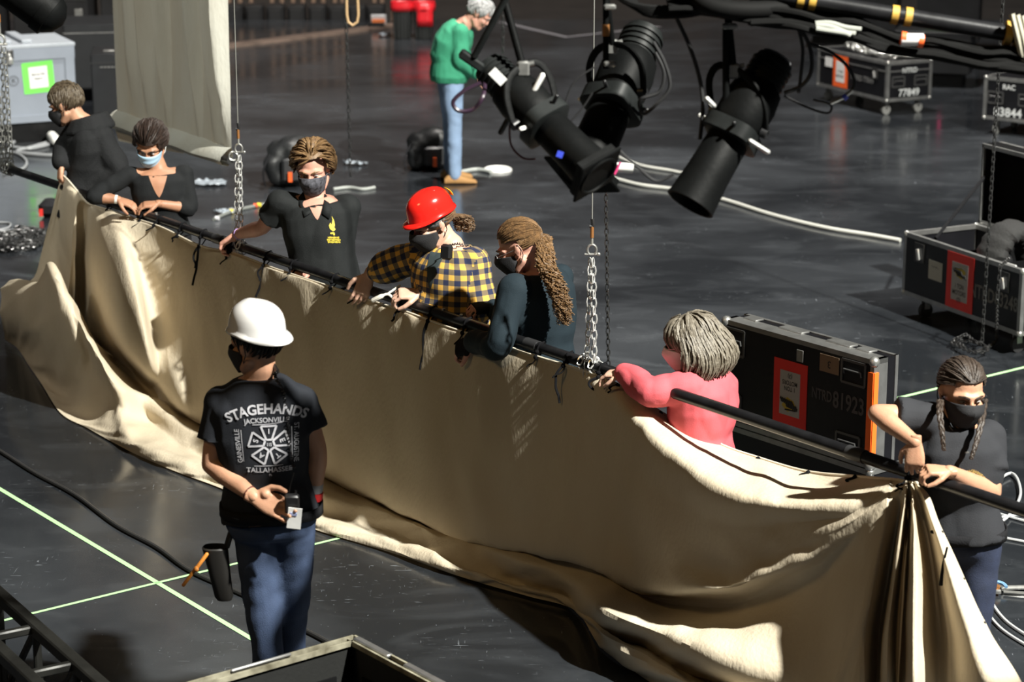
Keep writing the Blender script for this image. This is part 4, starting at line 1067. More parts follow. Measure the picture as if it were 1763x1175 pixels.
red_shell = mat('red_hat_shell', (.80, .018, .012), .16, coat=.6)
hat, HM = helmet(S, red_shell, R(2), (0, -.002, .018))
mb = MB(); g = []
for i in range(4): g.append([HM @ V((-.02 + .013 * j, -.1345 + .012 * (i - 1) ** 2 * .0 + .02 * (i / 3) ** 2.2 , .03 + .016 * i)) for j in range(4)])
mb.sheet([[q * 1.0 for q in row] for row in g]); mb.build('yellow_sticker', mat('yellow_sticker', (.8, .75, .03), .5), hat, solid=.002)
H, hs = S['H'], S['hs']
mb = MB(); g = []
for z in (-.028, -.004, .02): g.append([H @ (V((math.sin(a) * (.083), -.014 + math.cos(a) * .102, .028 + z + .012 * math.cos(a))) * hs) for a in [2 * math.pi * k / 32 for k in range(33)]])
mb.sheet(g); mb.build('bandana', mat('bandana_paisley', (.16, .16, .17), .8, vs=70, col2=(.012, .012, .014), detail=1), S['root'], solid=.003)
face_mask(S, mask_black)
vneck(S, .2, .05, mat('dark_green_tee', (.03, .045, .05), .85))
# shoulder microphone hanging at the collar
mb = MB(); fw = V((-.5, -.85, 0)).normalized(); c = PY(769, 434, 10.98)
mb.box(c, (.06, .035, .075), frame(V((.75, -.45, 0)), V((.4, .8, -.1))), bev=.01); mb.build('speaker_microphone', black_plastic, S['root'])
mb = MB(); pts = [c + V((.01, .01, .03)), PY(790, 420, 11.12), PY(812, 427, 11.22), PY(830, 450, 11.28)]
P = spline(pts, 14); P = [p + V((math.cos(k * 2.2), 0, math.sin(k * 2.2))) * .005 for k, p in enumerate(P)]
mb.tube(P, .003, 5); mb.build('coiled_cord', black_plastic, S['root'])

# 5 curly ponytail man
sweat = mat('dark_teal_sweatshirt', (.011, .020, .027), .85, bump=.15, bs=200, spec=.25)
S = person('person with long curly ponytail, glasses and dark teal long sleeve shirt', 10.65,
    dict(head=(894, 426), neck=(926, 466), pelvis=(928, 640), chest=(932, 555), shl=(884, 500, -.14), shr=(962, 480, .14), ell=(858, 594, -.22), wrl=(815, 589, .02), elr=(880, 560, .22), wrr=(848, 529, .3)),
    (-.86, .20, -.40), hs=1.04, bw=1.04, arm=1.0, skin=SK4, shirt=sweat, sleeve='long', shirt_inf=.02, hip_dir=(.75, .6, 0), seed=55, fold=(.008, 7),
    hair=dict(mat=H_((.20, .11, .045), 'hair_curly_brown', col2=(.08, .045, .02)), style=st_tie(.0), lift=.006, n=460, L=.14, r=.0036,
              extra=tail([(0.0, -.10, .01), (.0, -.125, .0), PY(940, 455, 10.46), PY(956, 490, 10.40), PY(968, 525, 10.38), PY(973, 560, 10.38)], 150, .1, .038, curl=.010, r=.0042, wob=.05)),
    hand_l=dict(d=(-.75, .35, -.45), n=(.3, .5, -.8), side=1, curl=(.8, .9, .9, 1.0)), hand_r=dict(d=(-.9, -.35, .0), n=(0, .2, -1), side=-1, curl=(.95, 1., 1., 1.)))
face_mask(S, mask_black); glasses(S, silver)
def glove(S, side, d, n, sgn, m, curl):
    w_ = S['wl'] if side == 'l' else S['wr']; d = V(d).normalized(); n = V(n); n = (n - d * n.dot(d)).normalized(); a = d.cross(n) * sgn
    mb = MB(); mb.loft([super_ring(w_ + d * t, a, n, hw, th, 16, 2.6) for t, hw, th in ((-.05, .034, .03), (-.03, .034, .028), (0, .034, .025), (.03, .044, .025), (.06, .05, .024), (.09, .05, .022), (.1, .044, .018))])
    for i in range(4):
        off = (1.5 - i) * .0215; p = w_ + d * .088 + a * off; ang = curl * .8; dv = d * math.cos(ang) + n * math.sin(ang); mb.tube([p - d * .01, p, p + dv * .03], [.0125, .0125, .0115], 9, 'round')
    p = w_ + d * .022 + a * .028; d1 = (d * .62 + a * .68 + n * .25).normalized(); mb.tube([p - d1 * .01, p + d1 * .034], [.0175, .015], 9, 'round')
    remeshed(mb, .005, 2).build('glove', m, S['root'])
glove(S, 'l', (-.75, .35, -.45), (.3, .5, -.8), 1, black_cloth, .9)
glove(S, 'r', (-.9, -.35, .0), (0, .2, -1), -1, black_cloth, 1.0)
mb = MB(); p = S['wr'] + V((-.085, -.03, -.02)); mb.tube([p + V((0, 0, .03)), p + V((.01, -.01, -.06)), p + V((.07, -.03, -.12))], .007, 6, asp=.5); mb.build('held_tie', tie_m, S['root'])

# 6 pink shirt woman
pink = mat('coral_pink_jersey', (.60, .095, .115), .8, var=.1, bump=.12, bs=180)
S = person('person with grey bob and coral pink long sleeve shirt, arm along the pipe', 9.75,
    dict(head=(1192, 592), neck=(1212, 640), pelvis=(1205, 790), chest=(1213, 715), shl=(1188, 666, -.1), shr=(1232, 668, .14), ell=(1122, 676, -.12), wrl=(1074, 643, .08), elr=(1190, 735, .2), wrr=(1140, 740, .12)),
    (-.95, .16, -.16), hs=1.0, bw=.98, arm=.98, skin=SK3, shirt=pink, sleeve='long', shirt_inf=.024, hip_dir=(.45, .85, 0), seed=66, fold=(.010, 8),
    hair=dict(mat=H_((.21, .185, .145), 'hair_grey', col2=(.085, .07, .05)), style=st_bob, lift=.020, n=520, L=.17, r=.0045,
              extra=None),
    hand_l=dict(d=(-.85, .4, -.15), n=(.1, .1, -1), side=1, curl=(.5, .55, .6, .6), s=.9), hand_r=dict(d=(-.8, -.2, -.3), n=(0, 0, -1), side=-1))
# falling lengths of the bob
H, hs = S['H'], S['hs']; mb = MB(); rr = random.Random(4)
for k in range(430):
    a = R(rr.uniform(62, 298)) ; z0 = rr.uniform(.03, .09); q = skull_pt(a, (z0 - .034) / .1, .02 + rr.uniform(0, .010))
    p = H @ (V((q.x, q.y, z0)) * hs); L = (.13 + z0) * rr.uniform(.85, 1.08) * (1.0 if a > R(95) and a < R(265) else .8); back = H.to_3x3() @ V((math.sin(a) * .12, math.cos(a) * .14 - .14, 0)); back.z = 0
    pts = []
    for i in range(8):
        t = i / 7; w_ = math.sin(t * 2.6) * .8
        pts.append(p + back * (w_ * .32) + V((rr.gauss(0, .0018), rr.gauss(0, .0018), -L * t)))
    mb.tube(pts, [.003, .0045, .005, .005, .0045, .004, .003, .0012], 5, asp=1.7)
mb.build('hair_lengths', MATS['hair_grey'], S['root'])
face_mask(S, mask_white, white_plastic); glasses(S, silver)

# 7 dark haired woman with black mask, right
tee = mat('charcoal_tee', (.024, .025, .029), .85, bump=.15, bs=200, spec=.25)
denim = mat('dark_denim', (.016, .024, .055), .8, var=.3, vs=30, bump=.2, bs=250)
S = person('person with dark hair, black mask and charcoal tee, elbow raised over the pipe', 8.55,
    dict(head=(1656, 676), neck=(1650, 732), pelvis=(1652, 925), chest=(1650, 830), shr=(1598, 722, .0), shl=(1700, 752, .02), elr=(1510, 712, -.02), wrr=(1576, 762, -.16), ell=(1708, 848, -.08), wrl=(1634, 812, -.22)),
    (.22, -.92, -.16), roll=R(-3), hs=1.0, bw=.88, arm=.93, skin=SK1, shirt=tee, sleeve='short', shirt_inf=.02, hip_dir=(-.9, .25, 0), pants=denim, seed=77, fold=(.007, 8),
    hair=dict(mat=H_((.022, .014, .010), 'hair_black_brown', col2=(.05, .035, .025)), style=st_tie(-.35), lift=.007, n=520, L=.15, r=.0034),
    hand_r=dict(d=(-.02, -.15, -1), n=(.25, .9, -.1), side=-1, curl=(.5, .5, .55, .6), s=.95), hand_l=dict(d=(-.97, -.1, .1), n=(0, .2, -1), side=1, curl=(.85, .85, .9, .95), s=.95))
face_mask(S, mask_black)
def braid(pts, r0, m, name):
    mb = MB(); P = spline(pts, 10); n = len(P)
    for st in range(3):
        q = [p + V((math.cos(k * .55 + st * 2.09), .5 * math.sin(2 * (k * .55 + st * 2.09)), 0)) * r0 * .6 * (1 - .5 * k / n) for k, p in enumerate(P)]
        mb.tube(q, [r0 * .62 * (1 - .5 * k / n) for k in range(n)], 7, 'round')
    mb.build(name, m, S['root'])
braid([PY(1619, 690, 8.52), PY(1618, 712, 8.42), PY(1622, 745, 8.37), PY(1625, 775, 8.36)], .014, MATS['hair_black_brown'], 'braid')
braid([PY(1694, 690, 8.6), PY(1690, 725, 8.45), PY(1680, 765, 8.38), PY(1672, 790, 8.36)], .014, MATS['hair_black_brown'], 'braid')
r = (S['sr'] - S['sl']).normalized(); fw = S['up'].cross(r).normalized(); o = S['nk'] - r * .03 - S['up'] * .14
logo_b = mat('print_blue', (.10, .13, .28), .7); logo_y = mat('print_yellow', (.5, .33, .08), .7)
mb = MB(); q = text_mb('STAGEHANDS', .019, .006)
c2 = project(S['shirt_mb'], [(v.x * .7, v.y - v.x * v.x * 5) for v in q.v], o, -r, S['up'], fw, .003, .3); mb.add(c2, q.f, 0)
for k in range(8):
    a = k * math.pi / 4; tri = [(math.cos(a) * .006, math.sin(a) * .006 - .04), (math.cos(a - .3) * .028, math.sin(a - .3) * .028 - .04), (math.cos(a + .3) * .028, math.sin(a + .3) * .028 - .04)]
    c2 = project(S['shirt_mb'], tri, o, -r, S['up'], fw, .003, .3); mb.add(c2, [(0, 1, 2)], 1)
mb.build('chest_print', [logo_y, logo_b], S['root'])
mb = MB(); pts = [PY(1617, 735, 8.5), PY(1622, 765, 8.37), PY(1624, 772, 8.36)]; 
mb.tube([S['nk'] + r * .055 + fw * .06, S['nk'] + fw * .115 - S['up'] * .075], .0025, 5); mb.tube([S['nk'] - r * .055 + fw * .06, S['nk'] + fw * .115 - S['up'] * .075], .0025, 5)
mb.box(S['nk'] + fw * .118 - S['up'] * .08, (.015, .004, .018)); mb.build('necklace', silver, S['root'])
# waist bag
mb = MB(); c = PY(1688, 925, 8.6); mb.box(c, (.1, .09, .14), Matrix.Rotation(R(10), 3, 'Y'), bev=.02); mb.box(c + V((0, -.045, .03)), (.085, .02, .06), bev=.008)
bag = mb.build('waist_bag', black_cloth, S['root'])
mb = MB(); cc, rr_, ff, uu = S['pel'] + V((0, 0, .03)), V((1, 0, 0)), V((0, 1, 0)), None
mb.loft([super_ring(cc + V((0, 0, z)), rr_, ff, .178, .142, 28) for z in (-.022, .022)], cap=False); mb.build('belt', black_cloth, S['root'], solid=.006)

# 8 foreground man from behind
navy = mat('black_navy_tee', (.012, .014, .019), .85, bump=.12, bs=200, spec=.3)
jeans = mat('navy_jeans', (.045, .068, .13), .8, var=.25, vs=14, bump=.25, bs=260, spec=.3)
sA = 8.44
S = person('person in white hard hat seen from behind, hand held behind the back', sA,
    dict(head=(441, 592), neck=(446, 652), pelvis=(468, 893), chest=(452, 775), shl=(383, 695, .0), shr=(515, 692, .02), ell=(364, 800, -.03), wrl=(438, 856, -.16), elr=(546, 775, .0), wrr=(541, 852, .02)),
    (-.76, .65, -.16), roll=R(0), hs=1.0, bw=1.0, arm=.98, skin=SK1, shirt=navy, sleeve='short', shirt_inf=.018, hip_dir=(1, .02, 0), pants=jeans, seed=88, fold=(.009, 7), hem_t=.16,
    hair=dict(mat=H_((.008, .006, .005), 'hair_black'), style=st_short(.5, -.55, .5), lift=.008, n=380, L=.06, r=.0036),
    legs=((441, 922, .0), (503, 922, .0), (459, 1110, -.03), (500, 1095, .12), (470, 1285, .02), (498, 1265, .22)),
    hand_l=dict(d=(.85, -.2, -.3), n=(.05, -.9, .25), side=-1, curl=(.25, .3, .35, .25), thumb=.3, s=1.0), hand_r=dict(d=(-.08, .1, -1), n=(-.9, .3, 0), side=1, curl=(.5, .6, .7, .8)))
white_shell = mat('white_hat_shell', (.66, .65, .64), .16, coat=.6)
hat, HM = helmet(S, white_shell, R(13), (0, -.004, .014), flip=True)
mb = MB(); q = [HM @ V((math.sin(a) * .108 * .985 , math.cos(a) * .132 * .985, .034 + z)) for a, z in ((2.7, 0), (2.85, .012), (3.0, .004), (3.14, .016), (3.3, .006), (3.45, .014), (3.3, -.006), (3.0, -.006))]
mb = MB()
face_mask(S, mask_black)
# back print
T_ = S['shirt_mb']; up = S['up']; r = (S['sr'] - S['sl']).normalized(); up = (up - r * up.dot(r)).normalized(); nb = r.cross(up).normalized()
if nb.y > 0: nb = -nb
O = PY(462, 742, sA); KP = .86; pr = mat('shirt_print', (.52, .52, .56), .75, var=.25, vs=90)
ux = r; 
if ux.x < 0: ux = -ux
pm = MB()
def put(q, fn): pm.add(project(T_, [tuple(KP * c_ for c_ in fn(v)) for v in q.v], O, ux, up, nb, .0035, .4), q.f)
def arc_text(t, size, Rr, y, bold=.02, wscale=1.0, rot=0.0):
    q = text_mb(t, size, bold)
    def fn(v):
        a = v.x * wscale / Rr; return (math.sin(a) * (Rr + v.y) , y + math.cos(a) * (Rr + v.y) - Rr)
    put(q, fn)
arc_text('STAGEHANDS', .058, .34, .142, .028, 1.0)
arc_text('JACKSONVILLE', .032, .6, .094, .016, .92)
def line_text(t, size, x, y, rot, bold=.012, ws=1.0):
    q = text_mb(t, size, bold); c_, s_ = math.cos(rot), math.sin(rot)
    put(q, lambda v: (x + v.x * ws * c_ - v.y * s_, y + v.x * ws * s_ + v.y * c_))
line_text('TALLAHASSEE', .032, .005, -.135, 0, .014)
line_text('GAINESVILLE', .03, -.125, -.025, R(90 + 5), .012, .9)
line_text('ST. AUGUSTINE', .03, .125, -.02, R(-90 - 2), .012, .85)
line_text('FL', .014, .01, -.158, 0, .01)
def bar(x0, y0, x1, y1, w_=.004):
    n = 14; g = [[], []]; dx, dy = x1 - x0, y1 - y0; L_ = math.hypot(dx, dy); nx, ny = -dy / L_ * w_ / 2, dx / L_ * w_ / 2
    a = [(x0 + dx * i / n + nx, y0 + dy * i / n + ny) for i in range(n + 1)]; b = [(x0 + dx * i / n - nx, y0 + dy * i / n - ny) for i in range(n + 1)]
    a = [(KP * x, KP * y) for x, y in a]; b = [(KP * x, KP * y) for x, y in b]
    pm.sheet([project(T_, a, O, ux, up, nb, .0035, .4), project(T_, b, O, ux, up, nb, .0035, .4)])
bar(-.062, .074, .068, .079, .003); bar(-.06, -.115, .065, -.113, .003); bar(-.105, -.095, -.113, .05, .003); bar(.107, -.09, .107, .055, .003)
for x, y in ((-.125, .098), (.13, .105), (-.085, -.14), (.1, -.135)):
    put(type('q', (), dict(v=[V((x + math.cos(a) * .005, y + math.sin(a) * .005, 0)) for a in [k * math.pi / 5 for k in range(10)]], f=[list(range(10))])), lambda v: (v.x, v.y))
# star of five outlined wedges with letters
cx, cy = .008, -.018
for k, ltr in zip(range(5), 'ISATE'):
    a = math.pi / 2 + k * 2 * math.pi / 5; r0, r1, h0, h1 = .022, .085, .012, .034
    ax, ay = math.cos(a), math.sin(a); px_, py_ = -ay, ax
    P4 = [(cx + ax * r0 + px_ * h0 * s, cy + ay * r0 + py_ * h0 * s) for s in (-1, 1)] + [(cx + ax * r1 + px_ * h1 * s, cy + ay * r1 + py_ * h1 * s) for s in (1, -1)]
    for i in range(4): bar(*P4[i], *P4[(i + 1) % 4], .009)
    line_text(ltr, .032, cx + ax * .06, cy + ay * .06, 0 if k == 0 else a - math.pi / 2, .03)
line_text('115', .02, cx, cy, 0, .02, .8)
pm.build('back_print', pr, S['root'])
# radio cord, radio, badge, tool pouch, belt, wrist tape
mb = MB(); P = [PY(472, 642, sA - .09), PY(477, 655, sA - .13), PY(487, 685, sA - .17), PY(495, 740, sA - .18), PY(500, 790, sA - .18), PY(506, 815, sA - .17)]
for i in range(len(P)):
    h_ = T_.bvh.ray_cast(P[i] + nb * .4, -nb, .8); 
    if h_[0] is not None: P[i] = h_[0] + nb * .008
P = spline(P, 26); P2 = [p + ux * math.cos(k * 1.9) * .006 + nb * (.004 + math.sin(k * 1.9) * .006) for k, p in enumerate(P)]
mb.tube(P2, .0024, 5); mb.tube([PY(506, 815, sA - .2), PY(500, 835, sA - .19), PY(496, 858, sA - .19)], .0025, 5); mb.build('coiled_cord', black_plastic, S['root'])
mb = MB(); q0 = PY(478, 640, sA - .06); mb.tube([P2[0], q0, PY(470, 628, sA - .02)], .008, 8, 'round'); mb.build('headset_cord', black_plastic, S['root'])
Rm = frame(V((1, .05, 0)), V((0, .97, .2)))
mb = MB(); mb.box(PY(503, 868, sA - .21), (.055, .03, .08), Rm, bev=.006); mb.tube([PY(508, 865, sA - .2), PY(509, 845, sA - .2)], .005, 7); mb.build('radio', black_plastic, S['root'])
Rb = Matrix.Rotation(R(7), 3, 'Y')
mb = MB(); c = PY(507, 893, sA - .225); mb.box(c, (.052, .003, .088), Rb @ Matrix.Rotation(R(10), 3, 'X')); bd = mb.build('badge', white_paper, S['root'])
mb = MB(); mb.box(c + V((-.003, -.006, .018)), (.026, .002, .012), Rb @ Matrix.Rotation(R(10), 3, 'X')); mb.build('badge_print', mat('badge_blue', (.25, .3, .5), .7), bd)
mb = MB(); cc = PY(468, 880, sA); cc = S['pel'] + V((0, 0, .045))
mb.loft([super_ring(cc + V((0, 0, z)), V((1, 0, 0)), V((0, 1, 0)), .196, .150, 30) for z in (-.02, .02)], cap=False); mb.build('belt', black_cloth, S['root'], solid=.006)
mb = MB(); c = PY(378, 985, sA - .05); M = Matrix.Rotation(R(-8), 3, 'Y')
rings = [super_ring(c + M @ V((0, 0, z)), V((1, 0, 0)), V((0, 1, 0)), a, b, 18, 2.5) for z, a, b in ((-.115, .028, .022), (-.10, .036, .028), (0, .042, .034), (.10, .05, .04), (.105, .045, .035), (.02, .036, .028))]
mb.loft(rings); mb.tube([c + V((.03, 0, .1)), PY(397, 920, sA - .05), PY(408, 895, sA - .03)], .012, 8); pouch = mb.build('tool_pouch', mat('pouch_leather', (.012, .011, .010), .45), S['root'])
mb = MB(); mb.tube([PY(356, 955, sA - .1), PY(336, 982, sA - .12)], .0075, 8, 'round'); mb.tube([PY(338, 978, sA - .12), PY(316, 1008, sA - .12)], .007, 8, 'round'); mb.ball(PY(338, 981, sA - .125), .010)
mb.build('hanging_spanner', mat('orange_handle', (.55, .2, .03), .5), S['root'])
wristband(S, 'r', mat('grey_cuff', (.3, .3, .31), .8), .033, .035, .05)
wristband(S, 'r', mat('red_wrist_tape', (.75, .03, .03), .5), .035, .03, .012)
wristband(S, 'l', mat('brown_band', (.1, .03, .02), .6), .03, .006, .03)

# 9 man in green sweater far behind
sweater = mat('green_sweater', (.035, .27, .15), .85, bump=.2, bs=120)
lj = mat('light_jeans', (.26, .37, .55), .8, var=.3, vs=8, bump=.2, bs=120)
boots = mat('tan_boots', (.50, .27, .10), .7)
S = person('person in green sweater, light jeans and tan boots looking down', 20.2,
    dict(head=(826, 24), neck=(797, 43), pelvis=(776, 128), chest=(772, 85), shr=(792, 57, -.16), shl=(790, 56, .16), elr=(793, 103, -.2), wrr=(822, 128, -.15), ell=(798, 102, .18), wrl=(828, 126, .15)),
    (.78, -.12, -.6), hs=1.08, bw=1.1, skin=SK4, shirt=sweater, sleeve='long', shirt_inf=.03, belly=.03, hip_dir=(.08, -1, 0), pants=lj, shoes=boots, seed=99, hem_t=.05,
    legs=((772, 140, .1), (779, 140, -.1), (776, 215, .12), (782, 216, -.1), (776, 298, .13), (783, 302, -.12)),
    hair=dict(mat=H_((.42, .42, .42), 'hair_silver'), style=st_short(.5, -.45, .5), lift=.01, n=260, L=.05, r=.005),
    hand_r=dict(d=(.8, -.1, -.5), n=(0, .3, -1), side=-1), hand_l=dict(d=(.8, .1, -.5), n=(0, -.3, -1), side=1))
# ------------------------------------------------ road cases
case_skin = mat('case_laminate', (.008, .008, .010), .35, var=.3, vs=6, bump=.05, bs=200)
case_in = mat('case_lining', (.005, .005, .0055), .95, spec=.1)
UPZ = V((0, 0, 1))
def caster(parent, x, y, z=.15, m=None):
    mb = MB(); mb.box((x, y, z - .008), (.07, .07, .014)); mb.box((x - .022, y, z - .05), (.006, .04, .075)); mb.box((x + .022, y, z - .05), (.006, .04, .075))
    o = mb.build('caster', silver, parent)
    w_ = MB(); w_.tube([V((x - .016, y, .05)), V((x + .016, y, .05))], .05, 20); w_.build('wheel', m or mat('grey_wheel', (.25, .25, .24), .5), o)
def latch(parent, x, y, z, fx, fy, s=1.0, name='latch'):
    """on a vertical face; (fx, fy) is the outward normal in local axes"""
    n = V((fx, fy, 0)); t = UPZ.cross(n); M = Matrix((t, UPZ, n)).transposed()
    mb = MB(); mb.box(V((x, y, z)) + n * .003, (.10 * s, .12 * s, .006), M, bev=.003)
    o = mb.build(name, dark_steel, parent)
    k = MB(); k.box(V((x, y, z - .012)) + n * .014, (.028 * s, .07 * s, .012), M @ Matrix.Rotation(.25, 3, 'Z'), bev=.004); k.build('latch_key', chrome, o)
def recess(parent, x, y, z, fx, fy, w_=.16, h=.11):
    n = V((fx, fy, 0)); t = UPZ.cross(n); M = Matrix((t, UPZ, n)).transposed(); c = V((x, y, z))
    mb = MB()
    for dx, dz, sx, sz in ((0, h / 2, w_, .012), (0, -h / 2, w_, .012), (-w_ / 2, 0, .012, h), (w_ / 2, 0, .012, h)): mb.box(c + M @ V((dx, dz, .003)), (sx, sz, .006), M)
    mb.tube([c + M @ V((-w_ * .36, -.01, .008)), c + M @ V((-w_ * .36, .012, .012)), c + M @ V((w_ * .36, .012, .012)), c + M @ V((w_ * .36, -.01, .008))], .005, 6)
    mb.build('recessed_handle', mat('handle_plate', (.16, .16, .16), .4, .7), parent)
def edges(parent, x0, x1, y0, y1, z0, z1, t=.028, skip=(), m=None):
    mb = MB(); e = .0015; xs, ys, zs = (x0, x1), (y0, y1), (z0, z1)
    for y, sy in ((y0, 1), (y1, -1)):
        for z, sz in ((z0, 1), (z1, -1)): mb.box(((x0 + x1) / 2, y + sy * (t / 2 - e), z + sz * (t / 2 - e)), (x1 - x0 + 2 * e, t, t))
        for x, sx in ((x0, 1), (x1, -1)): mb.box((x + sx * (t / 2 - e), y + sy * (t / 2 - e), (z0 + z1) / 2), (t, t, z1 - z0))
    for x, sx in ((x0, 1), (x1, -1)):
        for z, sz in ((z0, 1), (z1, -1)): mb.box((x + sx * (t / 2 - e), (y0 + y1) / 2, z + sz * (t / 2 - e)), (t, y1 - y0, t))
    mb.build('edge_trim', m or aluminium, parent)
    for x in xs:
        for y in ys:
            for z in zs:
                if (x, y, z) in skip: continue
                cx = x - math.copysign(.012, x - (x0 + x1) / 2); cy = y - math.copysign(.012, y - (y0 + y1) / 2); cz = z - math.copysign(.012, z - (z0 + z1) / 2)
                b = MB(); b.ball((cx, cy, cz), .024, seg=10); b.build('corner_ball', silver, parent)
def label(parent, c, n, w_, h, m, paper=None, lines=(), flip=False, logo=False, name='label', ang=0):
    n = V(n); t = UPZ.cross(n) if abs(n.z) < .9 else V((1, 0, 0)); up = n.cross(t); M = Matrix((t, up, n)).transposed()
    if ang: M = M @ Matrix.Rotation(ang, 3, 'Z')
    if flip: M = M @ Matrix.Rotation(math.pi, 3, 'Z')
    mb = MB(); mb.box(V(c) + n * .002, (w_, h, .003), M); o = mb.build(name, m, parent, smooth=False)
    if paper:
        mb = MB(); mb.box(V(c) + n * .0042, (w_ * .6, h * .68, .002), M); pp = mb.build('paper', paper, o, smooth=False)
    mb = MB(); X, Yv = M @ V((1, 0, 0)), M @ V((0, 1, 0))
    for s_, y, size, ws in lines: text_on(mb, s_, V(c) + n * .0062 + Yv * y, X, Yv, size, .01, width=ws)
    if mb.v: mb.build('lettering', ink, o, smooth=False)
    if logo:
        mb = MB(); cc = V(c) + n * .0056 + Yv * h * .17
        pts = [cc + X * (math.cos(a) * w_ * .2 * (1 + .25 * math.sin(3 * a))) + Yv * (math.sin(a) * h * .1 * (1 + .2 * math.cos(5 * a))) for a in [k * math.pi / 10 for k in range(20)]]
        mb.add(pts, [list(range(20))]); mb.build('logo_patch', mat('logo_ochre', (.45, .36, .05), .7), o, smooth=False)
        mb = MB()
        for row, (a0, a1, yy) in enumerate(((-.24, .1, .03), (-.12, .26, -.03))):
            P = [cc + n * .001 + X * (a0 * w_ + (a1 - a0) * w_ * k / 30) + Yv * (h * yy + math.sin(k * 1.25) * h * .035 - k * h * .0009) for k in range(31)]
            mb.tube(P, .0045, 5)
        mb.tube([cc + X * w_ * -.2 + Yv * h * .07, cc + X * w_ * .12 + Yv * h * .085], .004, 5)
        mb.build('logo_script', ink, o)
    return o
def stencil_text(parent, s, c, n, size, m=None, width=None, flip=False, name='stencil'):
    n = V(n); t = UPZ.cross(n); 
    if flip: t = -t
    up = n.cross(t); mb = MB(); text_on(mb, s, V(c) + n * .002, t, up, size, .02, width=width); mb.build(name, m or stencil, parent, smooth=False)
def put_case(A, dirx, L, W, lab, name='road_case', cat='case', group=None):
    dx = V((dirx[0], dirx[1], 0)).normalized(); dy = V((-dx.y, dx.x, 0)); c = V((A[0], A[1], 0)) + dx * L / 2 + dy * W / 2
    root = empty(name, (0, 0, 0), lab, cat, group)
    return root, (c, math.atan2(dx.y, dx.x))
def settle(root, pose): root.location = pose[0]; root.rotation_euler = (0, 0, pose[1])

# A: closed case 77849
L, W, z0, z1 = 1.27, .56, .15, .56
root, pose = put_case((3.27, 24.79), (.447, -.894), L, W, 'black wheeled case 77849 with orange label, chains lying on its lid')
mb = MB(); mb.box((0, 0, (z0 + z1) / 2), (L - .01, W - .01, z1 - z0 - .01)); mb.build('body', case_skin, root, smooth=False)
edges(root, -L/2, L/2, -W/2, W/2, z0, z1, .035)
mb = MB(); mb.box((0, 0, z1 - .1), (L + .004, W + .004, .012)); mb.build('lid_seam', aluminium, root, smooth=False)
for x in (-.52, .52):
    for y in (-.2, .2): caster(root, x, y)
label(root, (-.2, -W/2, .355), (0, -1, 0), .26, .33, orange_paper, white_paper, (('1 TON', .0, .04, .1), ('MOTORS', -.05, .04, .13)), logo=False)
mb = MB(); mb.box((-.42, -W/2 - .003, .43), (.13, .004, .1)); mb.build('paper_note', white_paper, root, smooth=False)
latch(root, .42, -W/2, .42, 0, -1); stencil_text(root, 'NTRD 77849', (.2, -W/2, .33), (0, -1, 0), .08, width=.4)
recess(root, L/2, -.14, .35, 1, 0, .15, .1); recess(root, L/2, .14, .35, 1, 0, .15, .1)
stencil_text(root, 'NTRD', (L/2, 0, .46), (1, 0, 0), .07, mat('white_stencil', (.6, .62, .62), .7)); stencil_text(root, '77849', (L/2, 0, .23), (1, 0, 0), .105, MATS['white_stencil'])
settle(root, pose)
rr = random.Random(5)
Mz = Matrix.Translation(pose[0]) @ Matrix.Rotation(pose[1], 4, 'Z')
pts = [Mz @ V((rr.uniform(-.5, .55), rr.uniform(-.2, .2), z1 + .02 + rr.random() * .03)) for _ in range(16)]
mb = MB(); chain_path(mb, pts, .06, .009, .022); o = mb.build('chain', silver, loc=Mz @ V((0, 0, z1))); tag(o, 'loose chain lying on the lid of case 77849', 'chain')
for k, (x, y) in enumerate(((-.3, .02), (.2, -.1), (.5, .05))):
    mb = MB(); c = Mz @ V((x, y, z1 + .03)); mb.ring(c, Matrix.Rotation(.6 + k, 3, 'Z') @ Matrix.Rotation(.2, 3, 'X'), .07, .016, 16, arc=R(300)); mb.tube([c + V((-.08, 0, .0)), c + V((.08, 0, 0))], .014, 8)
    o = mb.build('shackle', chrome, loc=c - V((0, 0, .03))); tag(o, ['large shackle near the left end on top of case 77849', 'large shackle in the middle of the lid of case 77849', 'large shackle at the right end of the lid of case 77849'][k], 'shackle', 'shackles on the case')

# B: case 83844 at the right edge
L, W, z1 = 1.25, .6, .57
root, pose = put_case((4.63, 22.65), (.79, -.61), L, W, 'black wheeled case 83844 cut by the right edge of the picture')
mb = MB(); mb.box((0, 0, (z0 + z1) / 2), (L - .01, W - .01, z1 - z0 - .01)); mb.build('body', case_skin, root, smooth=False)
edges(root, -L/2, L/2, -W/2, W/2, z0, z1, .035)
for x in (-.52, .52):
    for y in (-.2, .2): caster(root, x, y)
recess(root, -.5, -W/2, .37, 0, -1, .16, .11); recess(root, -.17, -W/2, .37, 0, -1, .16, .11)
stencil_text(root, 'RAC', (-.36, -W/2, .48), (0, -1, 0), .07, MATS['white_stencil']); stencil_text(root, '83844', (-.36, -W/2, .23), (0, -1, 0), .12, MATS['white_stencil'])
settle(root, pose)

